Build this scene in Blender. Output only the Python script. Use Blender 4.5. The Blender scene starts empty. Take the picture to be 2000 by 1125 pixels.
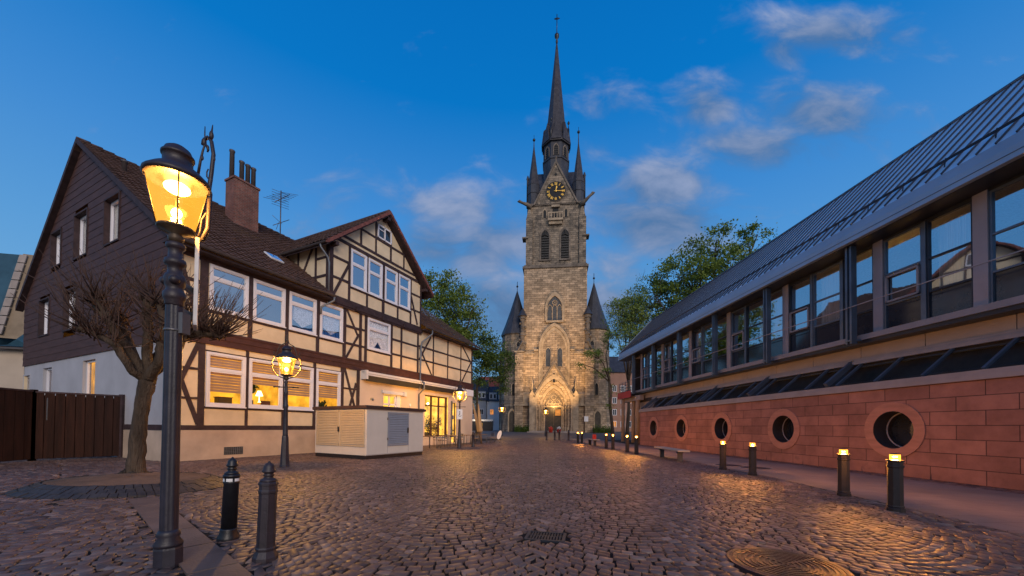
import bpy, bmesh, math, random
import numpy as np
from mathutils import Vector, Matrix
random.seed(7); RNG = np.random.default_rng(7)
R = math.radians
scene = bpy.context.scene
COL = scene.collection

# ------------------------------------------------------------------ camera
F_PX, YP, CAM_H = 720.0, 821.2, 1.35
_p, _r = R(1.0), R(0.5)
CF = Vector((0, math.cos(_p), math.sin(_p)))
_R0 = Vector((1, 0, 0)); _U0 = Vector((0, -math.sin(_p), math.cos(_p)))
CU = math.cos(_r) * _U0 - math.sin(_r) * _R0
CR = math.cos(_r) * _R0 + math.sin(_r) * _U0
CC = Vector((0, 0, CAM_H))
cd = bpy.data.cameras.new('camera'); cam = bpy.data.objects.new('camera', cd); COL.objects.link(cam)
cd.sensor_width = 36; cd.lens = 36 * F_PX / 2000; cd.shift_y = (YP - 562.5) / 2000
cd.clip_start = 0.05; cd.clip_end = 3000
m = Matrix((CR, CU, -CF)).transposed().to_4x4(); m.translation = CC
cam.matrix_world = m; scene.camera = cam

def ray(x, y): return CF + CR * ((x - 1000) / F_PX) - CU * ((y - YP) / F_PX)
def on_ground(x, y, h=0):
    d = ray(x, y); return CC + d * ((h - CAM_H) / d.z)
def at(x, y, Y):
    d = ray(x, y); return CC + d * (Y / d.y)

# ------------------------------------------------------------------ world: dusk sky with clouds
scene.view_settings.view_transform = 'Standard'; scene.view_settings.look = 'None'
scene.view_settings.exposure = 0.48; scene.view_settings.gamma = 1
W = bpy.data.worlds.new('World'); scene.world = W; W.use_nodes = True
def build_world():
    nt = W.node_tree; N = nt.nodes; L = nt.links; N.clear()
    out = N.new('ShaderNodeOutputWorld'); bg = N.new('ShaderNodeBackground'); bg.inputs[1].default_value = 0.80
    L.new(bg.outputs[0], out.inputs[0])
    tc = N.new('ShaderNodeTexCoord'); sep = N.new('ShaderNodeSeparateXYZ'); L.new(tc.outputs['Generated'], sep.inputs[0])
    def M(op, a, b=None, c=None, clamp=False):
        n = N.new('ShaderNodeMath'); n.operation = op; n.use_clamp = clamp
        for i, v in enumerate((a, b, c)):
            if v is None: continue
            if isinstance(v, (int, float)): n.inputs[i].default_value = v
            else: L.new(v, n.inputs[i])
        return n.outputs[0]
    def mix(f, a, b, t='MIX'):
        n = N.new('ShaderNodeMix'); n.data_type = 'RGBA'; n.blend_type = t
        for s, v in ((n.inputs[0], f), (n.inputs[6], a), (n.inputs[7], b)):
            if isinstance(v, (int, float)): s.default_value = v
            elif isinstance(v, tuple): s.default_value = (*v, 1)
            else: L.new(v, s)
        return n.outputs[2]
    X, Y, Z = sep.outputs
    ramp = N.new('ShaderNodeValToRGB'); L.new(Z, ramp.inputs[0]); cr = ramp.color_ramp
    stops = [(0.0, (.22, .43, .62)), (.15, (.155, .365, .615)), (.33, (.092, .295, .60)), (.49, (.046, .228, .572)), (.66, (.002, .158, .50)), (1.0, (.0003, .09, .36))]
    cr.elements[0].position = 0; cr.elements[0].color = (*stops[0][1], 1); cr.elements[1].position = 1; cr.elements[1].color = (*stops[-1][1], 1)
    for p, c in stops[1:-1]:
        e = cr.elements.new(p); e.color = (*c, 1)
    sky = N.new('ShaderNodeTexSky'); sky.sky_type = 'NISHITA'; sky.sun_disc = False
    sky.sun_elevation = R(4); sky.sun_rotation = R(180 - 20); sky.ozone_density = 4
    sc = N.new('ShaderNodeVectorMath'); sc.operation = 'SCALE'; L.new(sky.outputs[0], sc.inputs[0]); sc.inputs['Scale'].default_value = 0.003
    base = mix(1.0, ramp.outputs[0], sc.outputs[0], 'ADD')
    # clouds, laid out on the sky by direction
    yy = M('MAXIMUM', Y, 0.02); gx = M('DIVIDE', X, yy); gz = M('DIVIDE', Z, yy)
    comb = N.new('ShaderNodeCombineXYZ'); L.new(gx, comb.inputs[0]); L.new(M('MULTIPLY', gz, 1.7), comb.inputs[1])
    def noise(scale, detail, rough, dist=0.0, vec=None):
        n = N.new('ShaderNodeTexNoise'); n.inputs['Scale'].default_value = scale; n.inputs['Detail'].default_value = detail
        n.inputs['Roughness'].default_value = rough; n.inputs['Distortion'].default_value = dist
        L.new(vec or comb.outputs[0], n.inputs['Vector']); return n.outputs[0]
    n1 = noise(5.5, 8, .56, .35); n2 = noise(1.9, 3, .5)
    blobs = [(1280, 360, 85, 48, 1.0), (1290, 440, 120, 62, .85), (1210, 400, 70, 60, .7), (1610, 60, 130, 40, .8), (1530, 80, 50, 50, .6), (1380, 200, 55, 45, .8),
             (1600, 215, 110, 50, .85), (1470, 285, 120, 42, .7), (1190, 205, 65, 42, .5), (1190, 290, 60, 45, .45), (905, 405, 110, 45, .85),
             (860, 480, 90, 55, .8), (960, 480, 90, 80, .85), (1200, 520, 90, 50, .6), (960, 575, 90, 40, .8), (1240, 570, 120, 60, .55),
             (640, 400, 80, 40, .35), (600, 460, 70, 40, .35), (1000, 620, 200, 80, .75), (1150, 600, 160, 70, .7), (700, 350, 120, 30, .25), (1780, 240, 70, 40, .3)]
    tot = None; top = None
    for (px, py, sx, sy, w) in blobs:
        d = ray(px, py); cx, cz = d.x / d.y, d.z / d.y
        a = M('DIVIDE', M('SUBTRACT', gx, cx), sx / F_PX * 1.3); b = M('DIVIDE', M('SUBTRACT', gz, cz), sy / F_PX * 1.3)
        e = M('MULTIPLY', M('EXPONENT', M('MULTIPLY', M('ADD', M('MULTIPLY', a, a), M('MULTIPLY', b, b)), -0.8)), w)
        l = M('MULTIPLY', e, b)
        tot = e if tot is None else M('MAXIMUM', tot, e)
        top = l if top is None else M('ADD', top, l)
    dens = M('ADD', tot, M('MULTIPLY', M('SUBTRACT', n1, .545), 1.6))
    mr = N.new('ShaderNodeMapRange'); mr.interpolation_type = 'SMOOTHSTEP'; L.new(dens, mr.inputs[0])
    mr.inputs[1].default_value = .12; mr.inputs[2].default_value = .85; mr.inputs[3].default_value = 0; mr.inputs[4].default_value = .90
    cl = M('MULTIPLY', mr.outputs[0], M('GREATER_THAN', Y, 0.03))
    lit = M('ADD', M('MULTIPLY', top, .55), M('MULTIPLY', M('SUBTRACT', n1, .42), 2.2), clamp=True)
    ccol = mix(lit, (.078, .155, .305), (.34, .39, .55))
    c1 = mix(cl, base, ccol)
    # afterglow of the set sun behind the camera
    back = M('MULTIPLY', M('POWER', M('MAXIMUM', M('SUBTRACT', M('MULTIPLY', X, .5), M('MULTIPLY', Y, .87)), 0), 1.0), M('SUBTRACT', 1, M('MULTIPLY', M('ABSOLUTE', Z), .8)), clamp=True)
    c2 = mix(back, c1, (.62, .60, .66))
    L.new(c2, bg.inputs[0])
build_world()
W.cycles.sampling_method = 'AUTOMATIC'

# the broad, warm glow where the sun went down (behind the camera, low)
sd = bpy.data.lights.new('sun', 'SUN'); sd.energy = 1.25; sd.angle = R(30); sd.color = (1.0, .86, .73)
so = bpy.data.objects.new('sun', sd); COL.objects.link(so)
_d = Vector((-.38, 1.0, -.42)); so.rotation_euler = _d.to_track_quat('-Z', 'Y').to_euler()

# ------------------------------------------------------------------ materials
MATS = {}
def mat(name, col, rough=.7, var=.15, scale=3.0, bump=0.0, bscale=None, metal=0.0, spec=.28, emit=None, estr=0.0, col2=None, detail=5, streak=None, coat=0):
    if name in MATS: return MATS[name]
    m = bpy.data.materials.new(name); m.use_nodes = True; nt = m.node_tree; N = nt.nodes; L = nt.links
    b = N['Principled BSDF']; b.inputs['Roughness'].default_value = rough; b.inputs['Metallic'].default_value = metal
    b.inputs['Specular IOR Level'].default_value = spec
    tc = N.new('ShaderNodeTexCoord'); mp = N.new('ShaderNodeMapping'); L.new(tc.outputs['Object'], mp.inputs[0])
    if streak: mp.inputs['Scale'].default_value = streak
    n = N.new('ShaderNodeTexNoise'); n.inputs['Scale'].default_value = scale; n.inputs['Detail'].default_value = detail; n.inputs['Roughness'].default_value = .6
    L.new(mp.outputs[0], n.inputs['Vector'])
    r = N.new('ShaderNodeValToRGB'); L.new(n.outputs[0], r.inputs[0])
    c2 = col2 or tuple(min(1, c * (1 + var)) for c in col)
    c1 = tuple(c * (1 - var) for c in col)
    r.color_ramp.elements[0].position = .32; r.color_ramp.elements[0].color = (*c1, 1)
    r.color_ramp.elements[1].position = .68; r.color_ramp.elements[1].color = (*c2, 1)
    L.new(r.outputs[0], b.inputs['Base Color'])
    if bump:
        n2 = N.new('ShaderNodeTexNoise'); n2.inputs['Scale'].default_value = bscale or scale * 6; n2.inputs['Detail'].default_value = 6
        L.new(mp.outputs[0], n2.inputs['Vector'])
        bp = N.new('ShaderNodeBump'); bp.inputs['Strength'].default_value = bump; bp.inputs['Distance'].default_value = .08 if name == 'bark' else .02
        L.new(n2.outputs[0], bp.inputs['Height']); L.new(bp.outputs[0], b.inputs['Normal'])
    if emit:
        b.inputs['Emission Color'].default_value = (*emit, 1); b.inputs['Emission Strength'].default_value = estr
    if coat: b.inputs['Coat Weight'].default_value = coat
    MATS[name] = m; return m

def masonry(name, ca, cb, mortar, bw, bh, msize, vec='xz', bump=.5, rough=.85, noisec=.25, stain=None, offs=.5):
    m = bpy.data.materials.new(name); m.use_nodes = True; nt = m.node_tree; N = nt.nodes; L = nt.links
    b = N['Principled BSDF']; b.inputs['Roughness'].default_value = rough; b.inputs['Specular IOR Level'].default_value = .3
    tc = N.new('ShaderNodeTexCoord'); s = N.new('ShaderNodeSeparateXYZ'); L.new(tc.outputs['Object'], s.inputs[0])
    c = N.new('ShaderNodeCombineXYZ')
    if vec == 'xz':
        a = N.new('ShaderNodeMath'); a.operation = 'ADD'; L.new(s.outputs[0], a.inputs[0]); L.new(s.outputs[1], a.inputs[1]); L.new(a.outputs[0], c.inputs[0]); L.new(s.outputs[2], c.inputs[1])
    elif vec == 'yz': L.new(s.outputs[1], c.inputs[0]); L.new(s.outputs[2], c.inputs[1])
    elif vec == 'x': L.new(s.outputs[0], c.inputs[0]); L.new(s.outputs[2], c.inputs[1])
    br = N.new('ShaderNodeTexBrick'); L.new(c.outputs[0], br.inputs['Vector'])
    br.inputs['Scale'].default_value = 1; br.inputs['Brick Width'].default_value = bw; br.inputs['Row Height'].default_value = bh
    br.inputs['Mortar Size'].default_value = msize; br.inputs['Mortar Smooth'].default_value = .1; br.inputs['Bias'].default_value = 0
    br.offset = offs
    br.inputs['Color1'].default_value = (*ca, 1); br.inputs['Color2'].default_value = (*cb, 1); br.inputs['Mortar'].default_value = (*mortar, 1)
    n = N.new('ShaderNodeTexNoise'); n.inputs['Scale'].default_value = 1.3; n.inputs['Detail'].default_value = 8; n.inputs['Roughness'].default_value = .65; L.new(tc.outputs['Object'], n.inputs['Vector'])
    r = N.new('ShaderNodeMapRange'); L.new(n.outputs[0], r.inputs[0]); r.inputs[1].default_value = .3; r.inputs[2].default_value = .7; r.inputs[3].default_value = 1 - noisec; r.inputs[4].default_value = 1 + noisec
    mu = N.new('ShaderNodeVectorMath'); mu.operation = 'SCALE'; L.new(br.outputs[0], mu.inputs[0]); L.new(r.outputs[0], mu.inputs['Scale'])
    last = mu.outputs[0]
    if stain:
        n3 = N.new('ShaderNodeTexNoise'); n3.inputs['Scale'].default_value = stain[1]; n3.inputs['Detail'].default_value = 9; n3.inputs['Roughness'].default_value = .7; L.new(tc.outputs['Object'], n3.inputs['Vector'])
        r3 = N.new('ShaderNodeMapRange'); L.new(n3.outputs[0], r3.inputs[0]); r3.inputs[1].default_value = stain[2]; r3.inputs[2].default_value = stain[2] + .15
        mx = N.new('ShaderNodeMix'); mx.data_type = 'RGBA'; L.new(r3.outputs[0], mx.inputs[0]); L.new(last, mx.inputs[6]); mx.inputs[7].default_value = (*stain[0], 1)
        last = mx.outputs[2]
    L.new(last, b.inputs['Base Color'])
    n2 = N.new('ShaderNodeTexNoise'); n2.inputs['Scale'].default_value = 14; n2.inputs['Detail'].default_value = 6; L.new(tc.outputs['Object'], n2.inputs['Vector'])
    ad = N.new('ShaderNodeMath'); ad.operation = 'MULTIPLY_ADD'; L.new(n2.outputs[0], ad.inputs[0]); ad.inputs[1].default_value = .5
    sb = N.new('ShaderNodeMath'); sb.operation = 'SUBTRACT'; sb.inputs[0].default_value = 1; L.new(br.outputs['Fac'], sb.inputs[1]); L.new(sb.outputs[0], ad.inputs[2])
    bp = N.new('ShaderNodeBump'); bp.inputs['Strength'].default_value = bump; bp.inputs['Distance'].default_value = .03; L.new(ad.outputs[0], bp.inputs['Height']); L.new(bp.outputs[0], b.inputs['Normal'])
    MATS[name] = m; return m

def emissive(name, col, s, var=0):
    m = bpy.data.materials.new(name); m.use_nodes = True; nt = m.node_tree; N = nt.nodes; L = nt.links; N.clear()
    o = N.new('ShaderNodeOutputMaterial'); e = N.new('ShaderNodeEmission'); e.inputs[0].default_value = (*col, 1); e.inputs[1].default_value = s; L.new(e.outputs[0], o.inputs[0])
    if var:
        tc = N.new('ShaderNodeTexCoord'); n = N.new('ShaderNodeTexNoise'); n.inputs['Scale'].default_value = 1.6; n.inputs['Detail'].default_value = 3; L.new(tc.outputs['Object'], n.inputs['Vector'])
        r = N.new('ShaderNodeMapRange'); L.new(n.outputs[0], r.inputs[0]); r.inputs[1].default_value = .3; r.inputs[2].default_value = .7; r.inputs[3].default_value = s * (1 - var); r.inputs[4].default_value = s * (1 + var); L.new(r.outputs[0], e.inputs[1])
    MATS[name] = m; return m

def glass(name, tint=(1, 1, 1), refl=.3, rough=.02, alpha_col=(1, 1, 1)):
    m = bpy.data.materials.new(name); m.use_nodes = True; nt = m.node_tree; N = nt.nodes; L = nt.links; N.clear()
    o = N.new('ShaderNodeOutputMaterial'); g = N.new('ShaderNodeBsdfGlossy'); g.inputs[0].default_value = (*tint, 1); g.inputs['Roughness'].default_value = rough
    t = N.new('ShaderNodeBsdfTransparent'); t.inputs[0].default_value = (*alpha_col, 1)
    ge = N.new('ShaderNodeNewGeometry'); dt = N.new('ShaderNodeVectorMath'); dt.operation = 'DOT_PRODUCT'; L.new(ge.outputs['Normal'], dt.inputs[0]); L.new(ge.outputs['Incoming'], dt.inputs[1])
    ab = N.new('ShaderNodeMath'); ab.operation = 'ABSOLUTE'; L.new(dt.outputs['Value'], ab.inputs[0])
    om = N.new('ShaderNodeMath'); om.operation = 'SUBTRACT'; om.inputs[0].default_value = 1; L.new(ab.outputs[0], om.inputs[1])
    pw = N.new('ShaderNodeMath'); pw.operation = 'POWER'; pw.inputs[1].default_value = 5; L.new(om.outputs[0], pw.inputs[0])
    ad = N.new('ShaderNodeMath'); ad.operation = 'MULTIPLY_ADD'; ad.use_clamp = True; ad.inputs[1].default_value = .9; ad.inputs[2].default_value = refl + .05; L.new(pw.outputs[0], ad.inputs[0])
    tc = N.new('ShaderNodeTexCoord'); n = N.new('ShaderNodeTexNoise'); n.inputs['Scale'].default_value = 1.2; n.inputs['Detail'].default_value = 1; L.new(tc.outputs['Object'], n.inputs['Vector'])
    bp = N.new('ShaderNodeBump'); bp.inputs['Strength'].default_value = .12; bp.inputs['Distance'].default_value = .02; L.new(n.outputs[0], bp.inputs['Height']); L.new(bp.outputs[0], g.inputs['Normal'])
    x = N.new('ShaderNodeMixShader'); L.new(ad.outputs[0], x.inputs[0]); L.new(t.outputs[0], x.inputs[1]); L.new(g.outputs[0], x.inputs[2]); L.new(x.outputs[0], o.inputs[0])
    MATS[name] = m; return m

mat('plaster', (.64, .51, .345), .9, .15, .9, .15, 60, detail=8)
mat('plaster_low', (.44, .33, .25), .9, .2, .8, .25, 40, detail=9)
mat('plaster_cafe', (.60, .47, .36), .9, .06, 1.0, .12, 50)
mat('plaster_gable', (.37, .36, .38), .92, .10, .7, .2, 40)
mat('timber', (.043, .026, .028), .75, .35, 4, .3, 40)
mat('timber_red', (.062, .025, .021), .7, .25, 3, .2, 30)
mat('siding', (.066, .031, .026), .7, .22, 1.2, .25, 30, streak=(1, 1, 4))
mat('tile', (.085, .050, .042), .7, .4, 4, .2, 40)
mat('tile_red', (.17, .060, .048), .7, .3, 5, .2, 40)
mat('white_frame', (.68, .66, .70), .45, .04, 2)
mat('gutter', (.10, .085, .085), .45, .15, 3, metal=.4)
mat('pipe', (.16, .17, .19), .45, .15, 3, metal=.4)
masonry('chimney_brick', (.21, .070, .048), (.13, .048, .038), (.17, .12, .10), .26, .095, .014, 'xz', noisec=.4, stain=((.28, .22, .19), 1.3, .66))
mat('iron', (.022, .019, .028), .46, .3, 8, .15, 60, metal=.0, spec=.45)
mat('iron_brown', (.026, .019, .025), .48, .3, 8, .15, 60, metal=.0, spec=.45)
mat('manhole_iron', (.060, .042, .036), .38, .4, 9, .3, 60, metal=.3, spec=.5)
mat('bollard_iron', (.018, .013, .014), .5, .3, 8, .15, 60, spec=.35)
mat('iron_black', (.012, .012, .016), .4, .3, 8, .1, 60, metal=.2, spec=.6)
mat('brass_iron', (.075, .052, .036), .45, .3, 8, .1, 60, metal=.3)
mat('concrete', (.30, .25, .22), .85, .15, 2, .3, 40)
mat('beige_panel', (.30, .26, .24), .8, .08, 1.5, .1, 30)
mat('steel_blue', (.105, .135, .175), .42, .15, 2, metal=.5)
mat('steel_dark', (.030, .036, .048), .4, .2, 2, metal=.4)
mat('pillar_grey', (.27, .25, .27), .7, .08, 2)
mat('zinc', (.58, .70, .80), .46, .10, .8, metal=.4)
mat('zinc_light', (.30, .37, .45), .45, .08, .8, metal=.3)
mat('zinc_seam', (.02, .03, .055), .5, .14, .8)
mat('ledge', (.21, .205, .225), .6, .1, 2)
mat('red_banner', (.42, .02, .02), .6, .1, 3)
masonry('sandstone_red', (.270, .128, .104), (.200, .094, .077), (.06, .03, .026), 1.15, .372, .010, 'x', bump=.5, noisec=.30, offs=.5, stain=((.14, .075, .062), 1.6, .60))
mat('sandstone_ring', (.31, .150, .115), .8, .16, 1.5, .2, 30, streak=(1, 1, 5))
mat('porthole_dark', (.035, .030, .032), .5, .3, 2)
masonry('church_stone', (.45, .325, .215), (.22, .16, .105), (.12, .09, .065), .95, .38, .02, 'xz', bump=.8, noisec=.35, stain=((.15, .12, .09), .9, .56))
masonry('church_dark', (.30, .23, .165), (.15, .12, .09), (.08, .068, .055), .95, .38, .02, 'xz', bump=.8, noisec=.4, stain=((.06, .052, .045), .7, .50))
mat('church_trim', (.33, .25, .17), .85, .35, 1.2, .4, 12)
mat('church_trim_dark', (.15, .12, .095), .85, .4, 1.2, .4, 12)
mat('slate', (.042, .042, .050), .5, .35, 1.6, .3, 20, streak=(1, 1, .3))
mat('spire_slate', (.045, .040, .046), .5, .35, 1.6, .3, 20, col2=(.062, .055, .058))
mat('louvre', (.05, .045, .04), .7, .3, 3)
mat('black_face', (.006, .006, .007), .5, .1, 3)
mat('gold', (.85, .50, .10), .35, .1, 3, metal=.6)
mat('leaded', (.05, .055, .065), .35, .4, 4)
mat('oak_door', (.055, .045, .035), .6, .3, 3)
mat('asphalt', (.085, .078, .078), .62, .22, .6, .3, 60)
mat('pavement', (.21, .155, .135), .60, .16, .7, .2, 50)
mat('mortar', (.008, .006, .0055), .9, .3, 8, .4, 60)
mat('slab', (.115, .082, .072), .6, .35, 1.4, .3, 40)
mat('basalt', (.040, .033, .032), .6, .4, 5, .3, 30)
mat('soil', (.13, .082, .055), .95, .3, 3, .6, 40)
mat('bark', (.066, .046, .032), .9, .5, 6, 1.0, 26, streak=(1, 1, .22))
mat('twig', (.075, .045, .035), .85, .3, 4)
mat('fence_wood', (.026, .0095, .0060), .9, .4, 2.5, .4, 30, streak=(3, 3, .3))
mat('box_white', (.50, .46, .42), .6, .05, 1.5, .05, 30)
mat('box_top', (.050, .028, .026), .6, .15, 3)
mat('louvre_tan', (.40, .32, .22), .5, .05, 2)
mat('louvre_grey', (.20, .22, .27), .45, .06, 2)
mat('blue_roof', (.030, .075, .105), .45, .25, 1.0, .2, 20)
mat('beige_roof', (.25, .19, .13), .85, .2, 1.2, .3, 20)
mat('beige_wall', (.42, .34, .27), .9, .08, .8, .1, 20)
mat('red_roof', (.38, .085, .05), .8, .3, 1.2, .4, 10)
mat('house_grey', (.30, .31, .34), .9, .08, .8)
mat('house_white', (.62, .64, .68), .9, .05, .8)
mat('house_pink', (.30, .17, .13), .9, .1, .8)
mat('dark_glass', (.02, .025, .035), .08, .2, 2, spec=.8)
mat('awning', (.035, .033, .033), .6, .1, 2)
mat('awning_case', (.58, .56, .56), .4, .05, 2)
mat('curtain', (.70, .68, .64), .9, .25, 18)
mat('curtain_drape', (.55, .50, .44), .9, .2, 3, streak=(12, 12, .2))
mat('lace', (.75, .75, .74), .9, .6, 26)
mat('room_dark', (.04, .038, .04), .9, .3, 2)
mat('blind', (.36, .22, .14), .85, .06, 3)
mat('sign_white', (.72, .70, .70), .5, .05, 3)
mat('pot_red', (.55, .05, .03), .5, .2, 6)
mat('plant_dark', (.02, .035, .012), .8, .4, 8)
mat('chair_metal', (.16, .15, .15), .4, .1, 3, metal=.5)
mat('table_wood', (.20, .13, .08), .6, .2, 6)
mat('furled_cloth', (.26, .20, .13), .9, .2, 3, .3, 20, streak=(4, 4, .3))
glass('window_glass', (.85, .9, 1), .10, .02)
glass('sky_glass', (.85, .92, 1), .42, .015)
glass('lit_glass', (.8, .85, .95), .0, .02)
glass('office_glass', (.80, .90, 1), .48, .02)
glass('skylight_glass', (.40, .6, .75), .12, .05)
glass('lantern_glass', (1, .8, .4), .02, .15, (1, .74, .28))
emissive('room_lit', (1.0, .42, .03), .80, .5)
emissive('room_cafe', (1.0, .50, .07), 1.1, .5)
emissive('room_dim', (1.0, .36, .08), .45, .4)
emissive('bulb', (1.0, .70, .30), 26)
emissive('reflector', (1.0, .62, .20), 7.0)
def glow_glass(name, tint, ecol, es, mixf):
    m = bpy.data.materials.new(name); m.use_nodes = True; nt = m.node_tree; N = nt.nodes; L = nt.links; N.clear()
    o = N.new('ShaderNodeOutputMaterial'); t = N.new('ShaderNodeBsdfTransparent'); t.inputs[0].default_value = (*tint, 1); g = N.new('ShaderNodeBsdfGlossy'); g.inputs['Roughness'].default_value = .1
    e = N.new('ShaderNodeEmission'); e.inputs[0].default_value = (*ecol, 1); e.inputs[1].default_value = es
    x = N.new('ShaderNodeMixShader'); x.inputs[0].default_value = .06; L.new(t.outputs[0], x.inputs[1]); L.new(g.outputs[0], x.inputs[2])
    tc = N.new('ShaderNodeTexCoord'); n = N.new('ShaderNodeTexNoise'); n.inputs['Scale'].default_value = 2.2; L.new(tc.outputs['Object'], n.inputs['Vector'])
    mr = N.new('ShaderNodeMapRange'); L.new(n.outputs[0], mr.inputs[0]); mr.inputs[3].default_value = mixf * .7; mr.inputs[4].default_value = mixf * 1.3
    y = N.new('ShaderNodeMixShader'); L.new(mr.outputs[0], y.inputs[0]); L.new(x.outputs[0], y.inputs[1]); L.new(e.outputs[0], y.inputs[2]); L.new(y.outputs[0], o.inputs[0]); MATS[name] = m
glow_glass('lantern_glow', (1, .80, .38), (1, .47, .05), 1.25, .42)
glow_glass('bollard_light', (1, .85, .6), (1, .36, .04), 3.2, .62)
emissive('mantle', (1.0, .60, .20), 60)

# cobbles: every stone its own tone
def cobble_mat():
    m = bpy.data.materials.new('cobble'); m.use_nodes = True; nt = m.node_tree; N = nt.nodes; L = nt.links
    b = N['Principled BSDF']
    g = N.new('ShaderNodeNewGeometry'); r = N.new('ShaderNodeValToRGB'); L.new(g.outputs['Random Per Island'], r.inputs[0])
    cs = [(0, (.050, .031, .027)), (.25, (.100, .060, .049)), (.5, (.130, .078, .063)), (.7, (.092, .066, .062)), (.88, (.165, .106, .086)), (1, (.22, .155, .130))]
    r.color_ramp.elements[0].color = (*cs[0][1], 1); r.color_ramp.elements[1].color = (*cs[-1][1], 1)
    for p, c in cs[1:-1]: r.color_ramp.elements.new(p).color = (*c, 1)
    tc = N.new('ShaderNodeTexCoord'); n = N.new('ShaderNodeTexNoise'); n.inputs['Scale'].default_value = .5; n.inputs['Detail'].default_value = 6; L.new(tc.outputs['Object'], n.inputs['Vector'])
    mr = N.new('ShaderNodeMapRange'); L.new(n.outputs[0], mr.inputs[0]); mr.inputs[1].default_value = .3; mr.inputs[2].default_value = .7; mr.inputs[3].default_value = .72; mr.inputs[4].default_value = 1.2
    s = N.new('ShaderNodeVectorMath'); s.operation = 'SCALE'; L.new(r.outputs[0], s.inputs[0]); L.new(mr.outputs[0], s.inputs['Scale']); L.new(s.outputs[0], b.inputs['Base Color'])
    n2 = N.new('ShaderNodeTexNoise'); n2.inputs['Scale'].default_value = 22; n2.inputs['Detail'].default_value = 7; L.new(tc.outputs['Object'], n2.inputs['Vector'])
    rr = N.new('ShaderNodeMapRange'); L.new(n2.outputs[0], rr.inputs[0]); rr.inputs[1].default_value = .3; rr.inputs[2].default_value = .7; rr.inputs[3].default_value = .40; rr.inputs[4].default_value = .64; L.new(rr.outputs[0], b.inputs['Roughness'])
    bp = N.new('ShaderNodeBump'); bp.inputs['Strength'].default_value = .28; bp.inputs['Distance'].default_value = .010; L.new(n2.outputs[0], bp.inputs['Height']); L.new(bp.outputs[0], b.inputs['Normal'])
    b.inputs['Specular IOR Level'].default_value = .42
    MATS['cobble'] = m
cobble_mat()
def leaf_mat(name, ca, cb):
    m = bpy.data.materials.new(name); m.use_nodes = True; nt = m.node_tree; N = nt.nodes; L = nt.links
    b = N['Principled BSDF']; b.inputs['Roughness'].default_value = .6; b.inputs['Specular IOR Level'].default_value = .25
    g = N.new('ShaderNodeNewGeometry'); r = N.new('ShaderNodeValToRGB'); L.new(g.outputs['Random Per Island'], r.inputs[0])
    r.color_ramp.elements[0].color = (*ca, 1); r.color_ramp.elements[1].color = (*cb, 1); L.new(r.outputs[0], b.inputs['Base Color'])
    t = N.new('ShaderNodeBsdfTranslucent'); L.new(r.outputs[0], t.inputs[0]); x = N.new('ShaderNodeMixShader'); x.inputs[0].default_value = .3
    L.new(b.outputs[0], x.inputs[1]); L.new(t.outputs[0], x.inputs[2]); L.new(x.outputs[0], N['Material Output'].inputs[0])
    MATS[name] = m
leaf_mat('leaf_green', (.060, .105, .014), (.21, .27, .045))
leaf_mat('leaf_dark', (.030, .065, .010), (.12, .17, .030))
leaf_mat('leaf_pale', (.10, .16, .030), (.27, .32, .07))

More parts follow.
